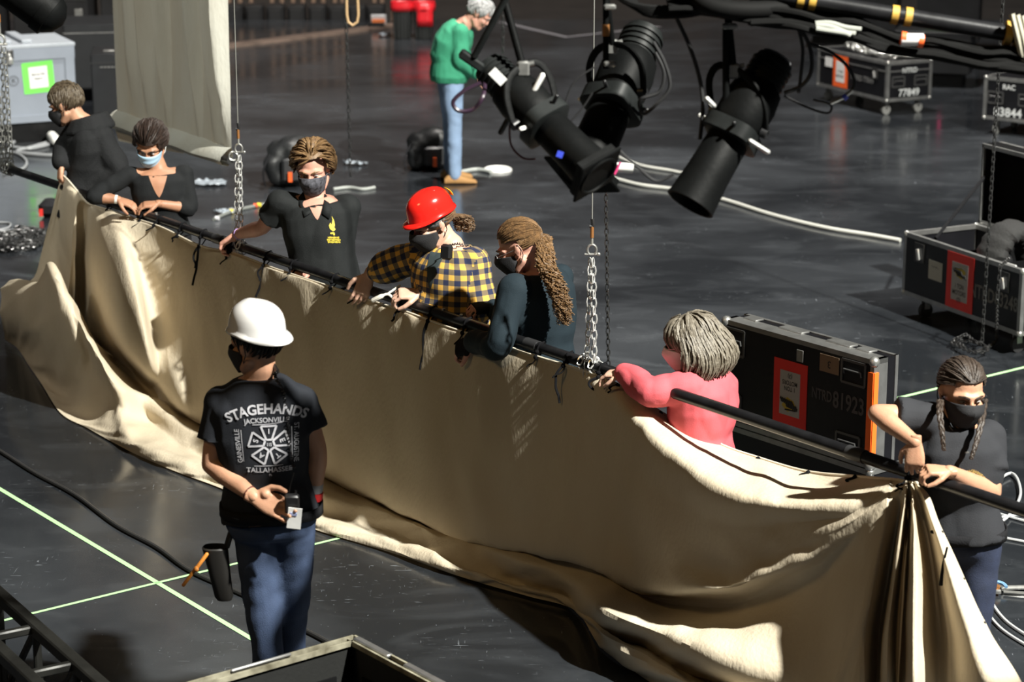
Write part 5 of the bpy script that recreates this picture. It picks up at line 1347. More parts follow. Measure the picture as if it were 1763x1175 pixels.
# C: open case with motor bag
L, W, z1 = 1.28, .6, .58
root, pose = put_case((2.67, 15.45), (.437, -.90), L, W, 'open black case with red label, lid up, grey chain bag inside')
t = .018; mb = MB()
for c, s_ in (((0, -W/2 + t/2, (z0 + z1)/2), (L - .006, t, z1 - z0 - .006)), ((0, W/2 - t/2, (z0 + z1)/2), (L - .006, t, z1 - z0 - .006)), ((-L/2 + t/2, 0, (z0 + z1)/2), (t, W - .006, z1 - z0 - .006)), ((L/2 - t/2, 0, (z0 + z1)/2), (t, W - .006, z1 - z0 - .006)), ((0, 0, z0 + t/2), (L - .01, W - .01, t))): mb.box(c, s_)
mb.build('body', case_skin, root, smooth=False)
mb = MB(); mb.box((-.12, 0, .4), (.016, W - .05, .28)); mb.build('divider', case_in, root, smooth=False)
mb = MB(); mb.box((.28, 0, .4), (.016, W - .05, .28)); mb.build('divider', case_in, root, smooth=False)
edges(root, -L/2, L/2, -W/2, W/2, z0, z1, .03)
for x in (-.5, .5):
    for y in (-.2, .2): caster(root, x, y, m=black_rubber)
latch(root, -.46, -W/2, .47, 0, -1, 1.1); latch(root, .46, -W/2, .47, 0, -1, 1.1)
label(root, (-.0, -W/2, .365), (0, -1, 0), .29, .375, red_paper, mat('grey_paper', (.38, .38, .38), .7), (('1 TON', -.03, .045, .09), ('MOTORS', -.075, .045, .14), ('(2)', -.12, .04, .04)), logo=True)
mb = MB(); mb.box((-.27, -W/2 - .003, .385), (.15, .004, .13)); nt_ = mb.build('paper_note', mat('aged_note', (.42, .42, .38), .8), root, smooth=False)
mb = MB(); mb.tube([V((-.31 + k * .01, -W/2 - .006, .41 + .008 * math.sin(k * 2.3))) for k in range(9)], .002, 4); mb.build('note_writing', ink, nt_, smooth=False)
stencil_text(root, 'NTRD83248', (.36, -W/2, .34), (0, -1, 0), .13, width=.5)
recess(root, L/2, -.12, .35, 1, 0); 
# lid
lz = 1.14; yl = W/2 + .02
mb = MB(); mb.box((0, yl + .14, (z1 + lz)/2), (L, .014, lz - z1)); 
for c, s_ in (((0, yl + .07, lz - .007), (L, .15, .014)), ((0, yl + .07, z1 + .007), (L, .15, .014)), ((-L/2 + .007, yl + .07, (z1 + lz)/2), (.014, .15, lz - z1)), ((L/2 - .007, yl + .07, (z1 + lz)/2), (.014, .15, lz - z1))): mb.box(c, s_)
lid = mb.build('lid', case_in, root, smooth=False)
mb = MB()
for c, s_ in (((0, yl, lz - .012), (L, .02, .026)), ((0, yl, z1 + .014), (L, .02, .026)), ((-L/2 + .012, yl, (z1 + lz)/2), (.018, .02, lz - z1)), ((L/2 - .012, yl, (z1 + lz)/2), (.018, .02, lz - z1)), ((0, yl + .14, lz - .005), (L, .03, .014))): mb.box(c, s_)
mb.build('lid_trim', aluminium, lid, smooth=False)
mb = MB(); mb.box((.16, yl + .131, .87), (.36, .003, .36)); mb.build('red_label', red_paper, lid, smooth=False)
mb = MB(); mb.tube([V((-L/2 + .03, -.06, z1 - .06)), V((-L/2 + .03, W/2 + .03, z1 + .34))], .012, 8); mb.build('lid_stay', black_cloth, root)
settle(root, pose)
Mz = Matrix.Translation(pose[0]) @ Matrix.Rotation(pose[1], 4, 'Z')
mb = MB()
for k, (r_, x) in enumerate(((.13, -.03), (.15, .0), (.15, .12), (.145, .2))): pass
P = [Mz @ V(q) for q in ((.16, .16, .4), (.14, .14, .58), (.12, .08, .68), (.10, -.02, .69), (.09, -.10, .60), (.085, -.13, .50))]
S_ = spline(P, 5); rings = []
for k, p in enumerate(S_):
    tt = (S_[min(k + 1, len(S_) - 1)] - S_[max(k - 1, 0)]).normalized(); sx = Mz.to_3x3() @ V((1, 0, 0)); up_ = tt.cross(sx)
    rings.append([p + sx * math.cos(a) * (.125 + .008 * math.sin(k * 2.1)) + up_ * math.sin(a) * (.075 + .006 * math.sin(k * 2.1)) for a in [2 * math.pi * j / 20 for j in range(20)]])
mb.loft(rings, cap=False)
bagm = mat('bag_canvas', (.018, .018, .018), .8, bump=.4, bs=60)
c = Mz @ V((.12, 0, z0 + .02)); root2 = empty('chain_bag', c, 'dark grey canvas chain bag slumped over inside the open case', 'bag')
mb.build('bag_shell', bagm, root2, solid=.006)
mb = MB(); mb.ball(Mz @ V((.09, -.06, .5)), (.09, .06, .07), seg=16); mb.build('bag_bundle', black_cloth, root2)
for k, (x, y) in enumerate(((-.03, -.2), (.42, -.17))):
    mb = MB(); c = Mz @ V((x, y, .52)); rt = empty('chain_hoist', c - V((0, 0, .3)), ['motor with red plate and silver handle in the open case, left bay', 'motor with red plate in the open case, right bay beside the chain'][k], 'hoist', 'motors in the open case')
    Mr = Matrix.Rotation(pose[1], 3, 'Z'); mb.box(c - V((0, 0, .12)), (.2, .14, .24), Mr, bev=.02); mb.build('motor_body', black_metal, rt)
    mb = MB(); mb.box(c + V((0, 0, .003)), (.11, .06, .008), Mr); mb.build('red_plate', red_paper, rt, smooth=False)
    mb = MB(); mb.tube([c + Mr @ V((-.07, -.05, 0)), c + Mr @ V((-.06, -.055, .045)), c + Mr @ V((.05, -.055, .045)), c + Mr @ V((.07, -.045, .0))], .008, 8); mb.build('handle', chrome, rt)

# D: case with raised lid beside the pink shirt woman
A_, B_ = V((1.06, 11.28, 0)), V((1.70, 10.49, 0)); L = (B_ - A_).length; W = .6
root, pose = put_case(A_, (B_ - A_)[:2], L, W, 'open black case 81923 seen from behind, lid raised with upside down red label')
z0, zh, zt = .13, .50, 1.045
mb = MB(); mb.box((0, 0, (z0 + zh)/2), (L - .01, W - .01, zh - z0)); mb.build('body', case_skin, root, smooth=False)
edges(root, -L/2, L/2, -W/2, W/2, z0, zh, .026)
for x in (-.4, .4):
    for y in (-.2, .2): caster(root, x, y, .13, m=black_rubber)
ld = MB(); ld.box((0, -W/2 + .045, (zh + zt)/2), (L - .008, .09, zt - zh - .008)); lid = ld.build('lid', case_skin, root, smooth=False)
mb = MB(); 
for z in (zh + .02, zt - .012): mb.box((0, -W/2 + .045, z), (L, .094, .024))
for x in (-L/2 + .012, L/2 - .012): mb.box((x, -W/2 + .045, (zh + zt)/2), (.024, .094, zt - zh))
mb.build('lid_trim', aluminium, lid, smooth=False)
mb = MB(); mb.box((0, -W/2 + .125, (zh + zt)/2), (L - .008, .06, zt - zh - .01)); rim = mb.build('lid_rim', case_skin, root, smooth=False)
mb = MB(); mb.box((0, -W/2 + .155, zt - .012), (L, .02, .024)); mb.box((L/2 - .006, -W/2 + .155, (zh + zt)/2), (.014, .02, zt - zh)); mb.box((-L/2 + .006, -W/2 + .155, (zh + zt)/2), (.014, .02, zt - zh)); mb.build('rim_trim', aluminium, rim, smooth=False)
for x in (-.4, -.12, .2, .36): 
    mb = MB(); mb.box((x, -W/2 + .105, zt + .002), (.16 if abs(x) < .3 else .09, .06, .012), bev=.004); mb.build('lid_plate', aluminium, lid)
for x, z in ((L/2 - .012, zt - .012), (-L/2 + .012, zt - .012), (L/2 - .012, zh + .02)):
    mb = MB(); mb.ball((x, -W/2 + .01, z), .027, seg=12); mb.build('corner_ball', silver, lid)
mb = MB(); mb.box((L/2 - .018, -W/2 - .003, (zh + zt)/2 - .01), (.034, .006, .44)); mb.box((L/2 + .002, -W/2 + .012, (zh + zt)/2 - .01), (.006, .03, .44)); mb.build('orange_tape', mat('orange_tape', (.9, .16, .02), .5), lid, smooth=False)
label(lid, (-.03, -W/2, .76), (0, -1, 0), .225, .33, red_paper, MATS['grey_paper'], (('1 TON', -.025, .032, .07), ('MOTORS', -.055, .032, .1), ('(3)', -.088, .03, .03)), flip=True, logo=True)
stencil_text(lid, 'NTRD', (.18, -W/2, .80), (0, -1, 0), .075, mat('dark_stencil', (.075, .075, .08), .7), width=.13); stencil_text(lid, '81923', (.355, -W/2, .795), (0, -1, 0), .115, MATS['dark_stencil'], width=.2)
stencil_text(root, 'NTRD 81923', (.22, -W/2, .36), (0, -1, 0), .10, MATS['dark_stencil'], width=.4)
for x, z, w_, h in ((.38, .955, .15, .11), (.36, .60, .15, .09), (-.42, .94, .13, .13), (-.42, .62, .1, .1)): recess(lid, x, -W/2, z, 0, -1, w_, h)
mb = MB(); mb.box((.225, -W/2 - .003, .965), (.125, .004, .085)); nt_ = mb.build('paper_note', mat('brown_note', (.20, .14, .09), .8), lid, smooth=False)
mb = MB(); text_on(mb, '3', (.225, -W/2 - .006, .965), (-1, 0, 0), (0, 0, -1), .05, .01); mb.build('note_writing', ink, nt_, smooth=False)
mb = MB(); mb.box((.03, -W/2 - .003, .965), (.045, .006, .06), bev=.002); mb.build('latch_catch', silver, lid)
settle(root, pose)

# E: grey case at the left with green label
grey_paint = mat('grey_painted_ply', (.24, .27, .32), .5, var=.15, vs=3, bump=.05, bs=60)
L, W = 1.35, .75; dx = V((.905, .424, 0)); K = V((-4.22, 22.32, 0)); A_ = K - dx * L
root, pose = put_case(A_, dx[:2], L, W, 'grey painted case with green bordered paper at the left edge')
mb = MB(); mb.box((0, 0, .555), (L, W, .71), bev=.006); mb.build('body', grey_paint, root)
mb = MB()
for c, s_ in (((0, -W/2 - .006, .86), (L + .01, .014, .12)), ((L/2 - .045, -W/2 - .006, .5), (.09, .014, .6)), ((0, -W/2 - .006, .235), (L, .014, .07))): mb.box(c, s_)
mb.build('face_frame', grey_paint, root, smooth=False)
mb = MB(); mb.box((0, 0, .93), (L + .03, W + .03, .035), bev=.006); lid = mb.build('lid', mat('grey_lid_paint', (.36, .39, .43), .45, var=.1), root)
for x in (.05, .25):
    mb = MB(); mb.box((x, .06, .965), (.10, W * .9, .035), bev=.006); mb.build('lid_batten', MATS['grey_lid_paint'], lid)
mb = MB(); mb.box((-.2, -.08, .951), (.42, .3, .003)); lb = mb.build('lid_label', green_paper, lid, smooth=False)
mb = MB(); mb.box((-.2, -.08, .954), (.28, .18, .002)); mb.build('paper', white_paper, lb, smooth=False)
mb = MB(); mb.box((0, 0, .1), (L - .08, W - .06, .2)); mb.build('dolly', black_metal, root, smooth=False)
latch(root, -.19 + .24, -W/2 - .012, .86, 0, -1, .8); mb = MB(); mb.box((.05, -W/2 - .035, .80), (.055, .03, .06), bev=.008); mb.build('padlock', silver, root)
label(root, (.27 - .1 + .15, -W/2 + .0, .63), (0, -1, 0), .30, .30, green_paper, white_paper, (('Balcony Rail', .03, .034, .125), ('Support', -.01, .034, .085)), ang=R(3))
mb = MB(); mb.ring((.08, -W/2 - .001, .61), Matrix.Rotation(R(90), 3, 'X'), .045, .003, 24); text_on(mb, 'K', (.08, -W/2 - .003, .61), (1, 0, 0), (0, 0, 1), .06, .01); mb.build('painted_ring_mark', ink, root)
settle(root, pose)

# F: black trunks beside and behind it
def trunk(A_, dr, L, W, z0, z1, lab, extra=None, lid_label=None, group=None):
    root, pose = put_case(A_, dr, L, W, lab, 'trunk', 'case', group)
    mb = MB(); mb.box((0, 0, (z0 + z1)/2), (L, W, z1 - z0), bev=.01); mb.build('body', mat('trunk_black', (.018, .019, .021), .4, var=.2), root)
    mb = MB(); mb.box((0, 0, z1 - .09), (L + .008, W + .008, .01)); mb.build('lid_line', aluminium if not extra else dark_steel, root, smooth=False)
    mb = MB(); mb.box((0, 0, z0/2 + .0), (L * .8, W * .8, z0)); mb.build('dolly', black_metal, root, smooth=False)
    if lid_label:
        mb = MB(); mb.box((lid_label[0], lid_label[1], z1 + .002), (.42, .3, .003)); lb = mb.build('lid_label', mat('pink_red_tape', (.85, .08, .07), .5), root, smooth=False)
        mb = MB(); mb.box((lid_label[0], lid_label[1], z1 + .0045), (.3, .2, .002)); mb.build('paper', white_paper, lb, smooth=False)
    if extra: extra(root, L, W, z0, z1)
    settle(root, pose); return root
def ex1(root, L, W, z0, z1):
    for x in (-.45, -.05): 
        mb = MB(); mb.box((x, -.12, z1 + .008), (.11, .05, .014), bev=.004); mb.build('lid_plate', silver, root)
    mb = MB()
    for k in range(14): mb.box((-.52 + k * .035, -W/2 - .003, z1 - .13), (.02, .006, .012))
    mb.box((-.29, -W/2 - .002, z1 - .13), (.5, .004, .004)); mb.build('hinge_screws', silver, root, smooth=False)
    mb = MB(); mb.tube([V((-L/2 + .002, -.05, .44)), V((-L/2 - .004, -.05, .44))], .11, 26); b = mb.build('round_sticker', mat('sticker_rim', (.5, .5, .55), .5), root)
    mb = MB(); mb.tube([V((-L/2, -.05, .44)), V((-L/2 - .007, -.05, .44))], .095, 26); mb.build('sticker_centre', mat('sticker_navy', (.03, .06, .16), .5, vs=20, col2=(.2, .05, .08)), b)
trunk((-4.2, 23.09), (.99, .13), 1.25, .62, .1, .72, 'black trunk right of the grey case with a round blue sticker on its end', ex1, (.05, .0))
trunk((-4.75, 24.6), (.985, .17), 1.7, .8, .12, .82, 'long black trunk behind, a red bordered paper flat on its lid', None, (-.05, .1))
rack_m = mat('rack_black', (.012, .012, .013), .45, var=.3)
for k, (x, y, w_, h, lab) in enumerate(((-7.2, 26.2, 1.4, 1.5, 'black equipment rack at the far upper left corner'), (-5.7, 26.6, .85, 1.4, 'black equipment rack with bright latch behind the grey case'), (-4.75, 26.9, .75, 1.5, 'narrow black rack just left of the hanging drape'))):
    root = empty('equipment_rack', (x + w_/2, y + .35, 0), lab, 'rack')
    mb = MB(); mb.box((x + w_/2, y + .35, h/2 + .05), (w_, .7, h - .1), bev=.01); mb.build('cabinet', rack_m, root)
    for cx_ in (.15, w_ - .15): 
        mb = MB(); mb.tube([V((x + cx_ - .02, y + .1, .05)), V((x + cx_ + .02, y + .1, .05))], .05, 14); mb.build('caster', black_rubber, root)
    for z in (.35, .7, 1.05):
        mb = MB(); mb.box((x + w_ - .1, y - .004, z), (.09, .02, .1 if z == .7 else .03), bev=.004); mb.build('latch', silver if z > .6 else copper, root)
    mb = MB(); mb.box((x + w_/2, y - .003, .85), (w_ * .96, .006, .012)); mb.build('seam_strip', dark_steel, root, smooth=False)

# G: dark cases upstage right
def ex2(root, L, W, z0, z1):
    mb = MB(); mb.box((.12, -W/2 - .004, .42), (.035, .008, .18)); mb.build('pink_tape', mat('pink_tape', (.85, .05, .22), .5), root, smooth=False)
def ex3(root, L, W, z0, z1):
    mb = MB(); mb.box((-.13, -W/2 - .004, .80), (.27, .008, .2)); mb.build('green_label', green_paper, root, smooth=False)
trunk((4.22, 25.7), (.96, -.28), .85, .6, .16, .62, 'dark case with pink tape between cases 77849 and 83844', ex2)
trunk((4.9, 28.2), (.97, -.24), .75, .6, .16, 1.0, 'tall dark case with green paper at upper right behind the lamp pipe', ex3)
trunk((3.6, 28.8), (.97, -.24), 1.15, .6, .16, .80, 'dark case behind 77849 at the top of the picture')

# far edge of the stage: bins, posts, low dark boxes
post_m = mat('tan_post', (.26, .17, .12), .6); boxm = mat('monitor_black', (.012, .012, .013), .6)
for k, px in enumerate((395, 414, 433, 469, 486, 505, 522, 540, 557, 577, 590, 645, 658, 677)):
    p = PY(px, 22, 33.0); mb = MB(); mb.box((p.x, 33.0, .4), (.06, .06, 1.4), bev=.01); o = mb.build('wooden_post', post_m, loc=(p.x, 33.0, -.3)); tag(o, 'slim tan post in the row behind the far edge of the stage', 'post', 'tan posts behind the stage edge')
for k, px in enumerate((405, 440, 476, 512, 548, 582, 616, 648)):
    p = PY(px, 40, 31.9); mb = MB(); mb.box((p.x, 31.9, -.06), (.24, .4, .47), bev=.02); mb.box((p.x, 31.68, -.04), (.17, .03, .35), bev=.01); o = mb.build('floor_monitor', boxm, loc=(p.x, 31.9, -.3)); tag(o, 'low black box in the row beyond the stage edge', 'box', 'black boxes beyond the stage edge')
redb = mat('red_bin_liner', (.75, .02, .03), .35, bump=.5, bs=8); binm = mat('bin_plastic', (.02, .022, .022), .5)
for k, (px, lab) in enumerate(((693, 'black bin with red liner, the left of two behind the person in green'), (730, 'black bin with a red liner hanging far over its side'))):
    p = PZ(px, 66); root = empty('waste_bin', p, lab, 'bin')
    mb = MB(); mb.loft([super_ring(p + V((0, 0, z)), V((1, 0, 0)), V((0, 1, 0)), a, a, 20, 3) for z, a in ((.0, .105), (.02, .11), (.42, .135), (.45, .14), (.45, .125), (.1, .1))]); mb.build('bin_body', binm, root)
    for a in range(-2, 3):
        mb = MB(); mb.box(p + V((a * .045, -.128, .2)), (.015, .02, .36)); mb.build('rib', binm, root)
    mb = MB(); mb.loft([super_ring(p + V((0, 0, z)), V((1, 0, 0)), V((0, 1, 0)), a, a, 24, 3) for z, a in ((.36, .15), (.42, .152), (.47, .146), (.44, .12))], cap=False); lnr = mb.build('bin_liner', redb, root, solid=.003)
    if k:
        mb = MB(); mb.sheet([[p + V((x, -.155 - .01 * math.sin(z * 30), z)) for x in (-.08, -.03, .03, .12)] for z in (.17, .26, .36, .46)]); mb.build('liner_flap', redb, lnr, solid=.003)
p = PZ(652, 50); mb = MB(); M = Matrix.Rotation(R(20), 3, 'X'); mb.box(p + V((0, 0, .13)), (.2, .02, .13), M, bev=.006); root = empty('floor_sign', p, 'small white and orange sign on the floor left of the bins', 'sign'); mb.build('sign_board', mat('pale_board', (.6, .6, .62), .4), root)
mb = MB(); mb.box(p + V((.0, -.014, .11)), (.17, .01, .045), M); mb.build('orange_band', mat('sign_orange', (.9, .25, .08), .5), root, smooth=False)
mb = MB(); mb.box(p + V((-.03, .07, .05)), (.2, .16, .1), bev=.03); mb.build('base', boxm, root)
scrap(662, 62, .15, .2, film, 'crumpled clear film in front of the bins', seed=9)
mb = MB(); q = PY(607, 25, 18.2); mb.tube([q + V((-.045, 0, .2)), q + V((-.045, 0, -.0)), q + V((-.035, 0, -.06)), q + V((0, 0, -.085)), q + V((.035, 0, -.06)), q + V((.045, 0, 0)), q + V((.04, 0, .2)), q + V((0, 0, 1.2))], .011, 8); o = mb.build('sling_loop', mat('tan_sling', (.5, .33, .17), .7), loc=q); tag(o, 'tan sling loop hanging beside the thin far chain', 'sling')

# bags on the floor
def bag_(px, py, w_, h, lab, Yd=.3, orange=True, rz=0.2):
    p = PZ(px, py); root = empty('equipment_bag', p, lab, 'bag', rz=0)
    mb = MB(); mb.box(p + V((0, Yd * .2, h * .45)), (w_, Yd, h * .9), Matrix.Rotation(rz, 3, 'Z'), bev=.06); mb.ball(p + V((.05, .05, h * .75)), (w_ * .5, Yd * .5, h * .3), seg=14); mb.box(p + V((-w_ * .3, -.02, h * .35)), (w_ * .4, Yd * .7, h * .7), Matrix.Rotation(-.3, 3, 'Y'), bev=.05)
    T = remeshed(mb, .02, 3); folds(T, .02, 5, amp2=.006, seed=px); T.build('bag_shell', mat('nylon_black', (.010, .011, .012), .5, bump=.3, bs=30), root)
    mb = MB(); M = Matrix.Rotation(rz, 3, 'Z'); mb.box(p + M @ V((w_ * .05, -Yd * .42, h * .4)), (w_ * .5, .05, h * .5), M, bev=.02); mb.build('pocket', nyl2, root)
    mb = MB(); mb.tube(spline([p + V((-w_ * .4, -.1, h * .7)), p + V((-w_ * .55, -.2, h * .4)), p + V((-w_ * .5, -.2, .03))], 5), .012, 6, asp=.5); mb.build('strap', black_cloth, root)
    if orange: mb = MB(); mb.box(p + V((w_ * .1, -Yd * .5 - .03, h * .28)), (.035, .012, .085)); mb.build('orange_tag', orange_paper, root)
    return root
nyl2 = mat('nylon_grey', (.02, .021, .023), .5)
bag_(742, 292, .42, .36, 'black bag with orange tag on the floor left of the light jeans')
bag_(497, 320, .36, .42, 'dark bag and grey flap on the floor behind the person in black polo', Yd=.36)
p = PZ(548, 322); mb = MB(); mb.box(p + V((0, 0, .05)), (.12, .16, .1), bev=.02); o = mb.build('small_case', black_plastic, loc=p); tag(o, 'small black case on the floor right of the wavy hair', 'case')
p = PZ(82, 372); mb = MB(); mb.box(p + V((.02, 0, .07)), (.16, .2, .14), bev=.04); o = mb.build('tool_bag', black_cloth, loc=p); tag(o, 'small dark bag with red tag behind the left drape corner', 'bag')
mb = MB(); mb.box(p + V((-.03, -.11, .05)), (.03, .01, .06)); mb.build('red_tag', red_paper, o)
p = PZ(97, 250); mb = MB(); mb.tube([p + V((-.06, .1, .07)), p + V((.02, -.1, .06))], .05, 12, 'round'); o = mb.build('cable_connector', white_plastic, loc=p); tag(o, 'white cable connector on the coil behind the person in hoodie', 'connector')
mb = MB(); mb.tube([p + V((-.065, .12, .07)), p + V((-.075, .14, .07))], .03, 12); mb.build('blue_collar', mat('blue_plastic', (.05, .08, .6), .4), o)

# small motor box behind the raised arm, turnbuckle by the jeans
p = PZ(1552, 800); root = empty('motor_box', p, 'small black motor with chain hook between case 81923 and the raised elbow', 'hoist')
mb = MB(); mb.box(p + V((0, .05, .06)), (.13, .18, .12), bev=.012); mb.box(p + V((-.01, .1, .14)), (.11, .1, .08), bev=.02); mb.build('motor_body', black_metal, root)
mb = MB(); link_chain(mb, p + V((-.04, 0, .12)), p + V((.03, -.04, .13)), .05, .007, .016); mb.build('chain_end', silver, root)
p = PZ(1715, 1022); root = empty('turnbuckle', p, 'steel shackle and rods with blue sling on the floor by the right edge', 'shackle')
mb = MB(); mb.ring(p + V((0, 0, .02)), Matrix.Identity(3), .035, .012, 18, arc=R(290)); mb.build('bow', silver, root)
mb = MB(); mb.tube([p + V((.03, .02, .02)), p + V((.2, .03, .02))], .011, 8); mb.build('rod', silver, root)
mb = MB(); mb.tube([p + V((.03, -.02, .015)), p + V((.2, -.06, .015))], .009, 8); mb.build('rod', silver, root)
mb = MB(); mb.ring(p + V((.005, .0, .03)), Matrix.Rotation(.3, 3, 'X'), .04, .009, 18, arc=R(200)); mb.build('blue_sling', mat('blue_sling', (.15, .3, .5), .6), root)
mb = MB(); mb.tube([p + V((-.01, -.01, .0)), p + V((-.0, -.015, .045))], .016, 10); mb.build('pin', copper, root)

# ------------------------------------------------ overhead pipe with stage lights
LY = 7.5
q0, q1 = PY(700, -112, LY), PY(1860, 78, LY - .1)
lroot = empty('lamp_pipe', q0.lerp(q1, .7), 'black overhead pipe with taped cables crossing the upper right corner', 'pipe')
mb = MB(); mb.tube([q0, q1], .027, 24); mb.build('tube', pipe_m, lroot)
ld_ = (q1 - q0).normalized()
def lp(px): return q0 + ld_ * ((px - 700) / (1860 - 700) * (q1 - q0).length)
yt = mat('yellow_tape', (.55, .33, .05), .6, var=.4, vs=30)
for px in (1378, 1398, 1540, 1563, 1735, 1752):
    mb = MB(); mb.tube([lp(px) - ld_ * .01, lp(px) + ld_ * .012], .031 if px < 1700 else .04, 18); mb.build('tape_wrap', yt, lroot)
mb = MB(); mb.tube([lp(1556) + V((-.02, -.09, -.062)), lp(1572) + V((.02, -.09, -.058))], .02, 12); tg = mb.build('cable_tag', mat('tag_white', (.7, .68, .68), .5), lroot)
for s_ in (-1, 1): mb = MB(); c = (lp(1564) + V((0, -.09, -.06))) + ld_ * .028 * s_; mb.tube([c - ld_ * .008, c + ld_ * .008], .021, 12); mb.build('red_band', orange_paper, tg)
rr = random.Random(12)
for k in range(13):
    off = V((0, rr.uniform(-.06, .06), -.036 - .0048 * k)); P = []
    xs = 1150 if k % 3 else 1290
    for px in range(xs, 1900, 45):
        P.append(lp(px) + off + V((0, rr.uniform(-.012, .012), rr.uniform(-.007, .007) - (.008 if (px // 45) % 3 == 1 else 0) - (.02 if px > 1480 else 0))))
    mb = MB(); mb.tube(spline(P, 3), rr.uniform(.009, .014), 7); mb.build('cable', mat('loom_black', (.006, .006, .006), .7, spec=.08), lroot)
for k in range(3):
    P = [lp(px) + V((0, -.08 - .01 * k, -.055 - .012 * k + rr.uniform(-.006, .006))) for px in (1400, 1425, 1450, 1478 - 10 * k)]
    mb = MB(); mb.tube(spline(P, 4), .008, 7); mb.build('cable', mat('worn_cable', (.30, .31, .28), .6), lroot)
for k in range(5):
    c = lp(1745 + k * 9); mb = MB(); mb.tube(spline([c + V((-.02, -.05, .07)), c + V((0, -.06, .0)), c + V((.02, -.05, -.06)), c + V((.04, -.03, -.09))], 4), .010, 7); mb.build('rope_turn', mat('tie_rope', (.4, .38, .3), .7), lroot)
# short chord and cable heap at the top centre
mb = MB(); P = [PY(1180, -30, LY), PY(1215, 8, LY - .1), PY(1290, 18, LY - .1), PY(1400, 10, LY)]; mb.tube(spline(P, 5), .03, 10); mb.build('cable_bundle', MATS['loom_black'], lroot)
for k in range(5):
    P = [PY(1050 + 8 * k, -20, LY), PY(1085 + 6 * k, 6 + 4 * k, LY - .05), PY(1150 + 7 * k, 14 + 3 * k, LY - .05), PY(1230, 2 + 3 * k, LY)]; mb = MB(); mb.tube(spline(P, 5), .011, 7); mb.build('cable', MATS['loom_black'], lroot)

fix_m = mat('fixture_black', (.004, .0044, .0045), .55, .0, var=.3, vs=15, bump=.08, spec=.09)
fix_g = mat('fixture_worn', (.015, .017, .017), .5, .0, var=.5, vs=14, spec=.15)
def stage_light(pb, pf, label_, top, rad=1.0, gel=True, roll=0.0, cap_m=None, hang=None, front_round=False):
    """ellipsoidal spot: pb rear end, pf front end, top: where its hanger meets the pipe"""
    ax = (pf - pb); Ln = ax.length; ax.normalize(); up = V((0, 0, 1)); up = (up - ax * up.dot(ax)).normalized(); sd = ax.cross(up)
    if roll: q = Matrix.Rotation(roll, 3, ax); up, sd = q @ up, q @ sd
    mid = pb + ax * Ln * .42
    root = empty('stage_light', mid, label_, 'stage light', 'stage lights on the overhead pipe')
    def cyl(t0, t1, r0, r1, n=26): return [pb + ax * t0 * Ln, pb + ax * t1 * Ln], [r0 * rad, r1 * rad], n
    mb = MB(); 
    mb.loft([super_ring(pb + ax * t * Ln, sd, up, r * rad, r * rad, 26, 2) for t, r in ((.0, .045), (.015, .062), (.06, .066), (.18, .066))])
    for k in range(4): mb.loft([super_ring(pb + ax * (t) * Ln, sd, up, .072 * rad, .072 * rad, 26, 2) for t in (.05 + k * .035, .062 + k * .035)])
    mb.build('lamp_cap', fix_g if cap_m is None else cap_m, root)
    mb = MB(); mb.loft([super_ring(pb + ax * t * Ln, sd, up, r * rad, r * rad, 30, 2.3) for t, r in ((.17, .06), (.2, .078), (.3, .088), (.42, .086), (.5, .078), (.52, .070))]); mb.build('reflector_housing', fix_m, root)
    mb = MB(); mb.loft([super_ring(pb + ax * t * Ln, sd, up, r * rad, r * rad, 30, 4) for t, r in ((.47, .082), (.475, .09), (.56, .09), (.565, .08))]); mb.build('shutter_gate', fix_g, root)
    mb = MB(); mb.loft([super_ring(pb + ax * t * Ln, sd, up, r * rad, r * rad, 30, 2) for t, r in ((.55, .066), (.56, .07), (.8, .074), (.97, .082), (1.0, .084), (1.0, .074), (.9, .066))]); mb.build('lens_barrel', fix_m, root)
    mb = MB(); mb.tube([pb + ax * Ln * .93, pb + ax * Ln * .94], .07 * rad, 26); mb.build('lens', mat('lens_glass', (.03, .035, .05), .05, spec=1.0), root)
    if gel:
        mb = MB(); M = Matrix((sd, up, ax)).transposed(); mb.box(pf - ax * .012, (.19 * rad, .19 * rad, .012), M, bev=.004); mb.box(pf - ax * .03, (.165 * rad, .165 * rad, .03), M); mb.build('gel_frame', fix_m, root)
    for s_ in (-1, 1):
        mb = MB(); c = pb + ax * Ln * .44 + sd * .088 * rad * s_; mb.tube([c, c + sd * s_ * .022], [.018, .016], 12); mb.build('yoke_knob', black_plastic, root)
    c = pb + ax * Ln * .44; tv = (top - c).normalized(); mb = MB()
    sA_, sB_ = c + sd * .102 * rad, c - sd * .102 * rad; topc = c + tv * .17 * rad
    mb.tube(spline([sA_, sA_ + tv * .10 * rad, topc + sd * .05, topc - sd * .05, sB_ + tv * .10 * rad, sB_], 4), .013, 8, asp=.5, up=sd); mb.build('yoke', fix_m, root)
    mb = MB(); mb.tube([topc, top], .0125, 10); mb.build('hanger_arm', fix_m if hang is None else hang, root)
    mb = MB(); mb.box(topc, (.04, .03, .05), bev=.006); mb.tube([topc + V((0, 0, .01)), topc + V((.035, 0, .018))], .008, 8); mb.build('clamp', silver, root)
    for k in range(4):
        a = k * math.pi / 2 + .3; dd = sd * math.cos(a) + up * math.sin(a); mb = MB(); s0 = pb + ax * Ln * .515 + dd * .085 * rad; mb.tube([s0, s0 + dd * .035], .007, 6, 'round'); mb.build('shutter_handle', black_plastic if k else white_plastic, root)
    return root, (pb, ax, Ln, sd, up)
def light_tail(root, pts, r=.006, m=None, name='power_cable'):
    mb = MB(); mb.tube(spline([PY(*p) for p in pts], 7), r, 7); mb.build(name, m or black_rubber, root)
r1, _ = stage_light(PY(838, 112, LY + .05), PY(1032, 305, LY - .25), 'worn grey topped stage light at the left, tilted down to the right', PY(867, -5, LY), .88, roll=.4)
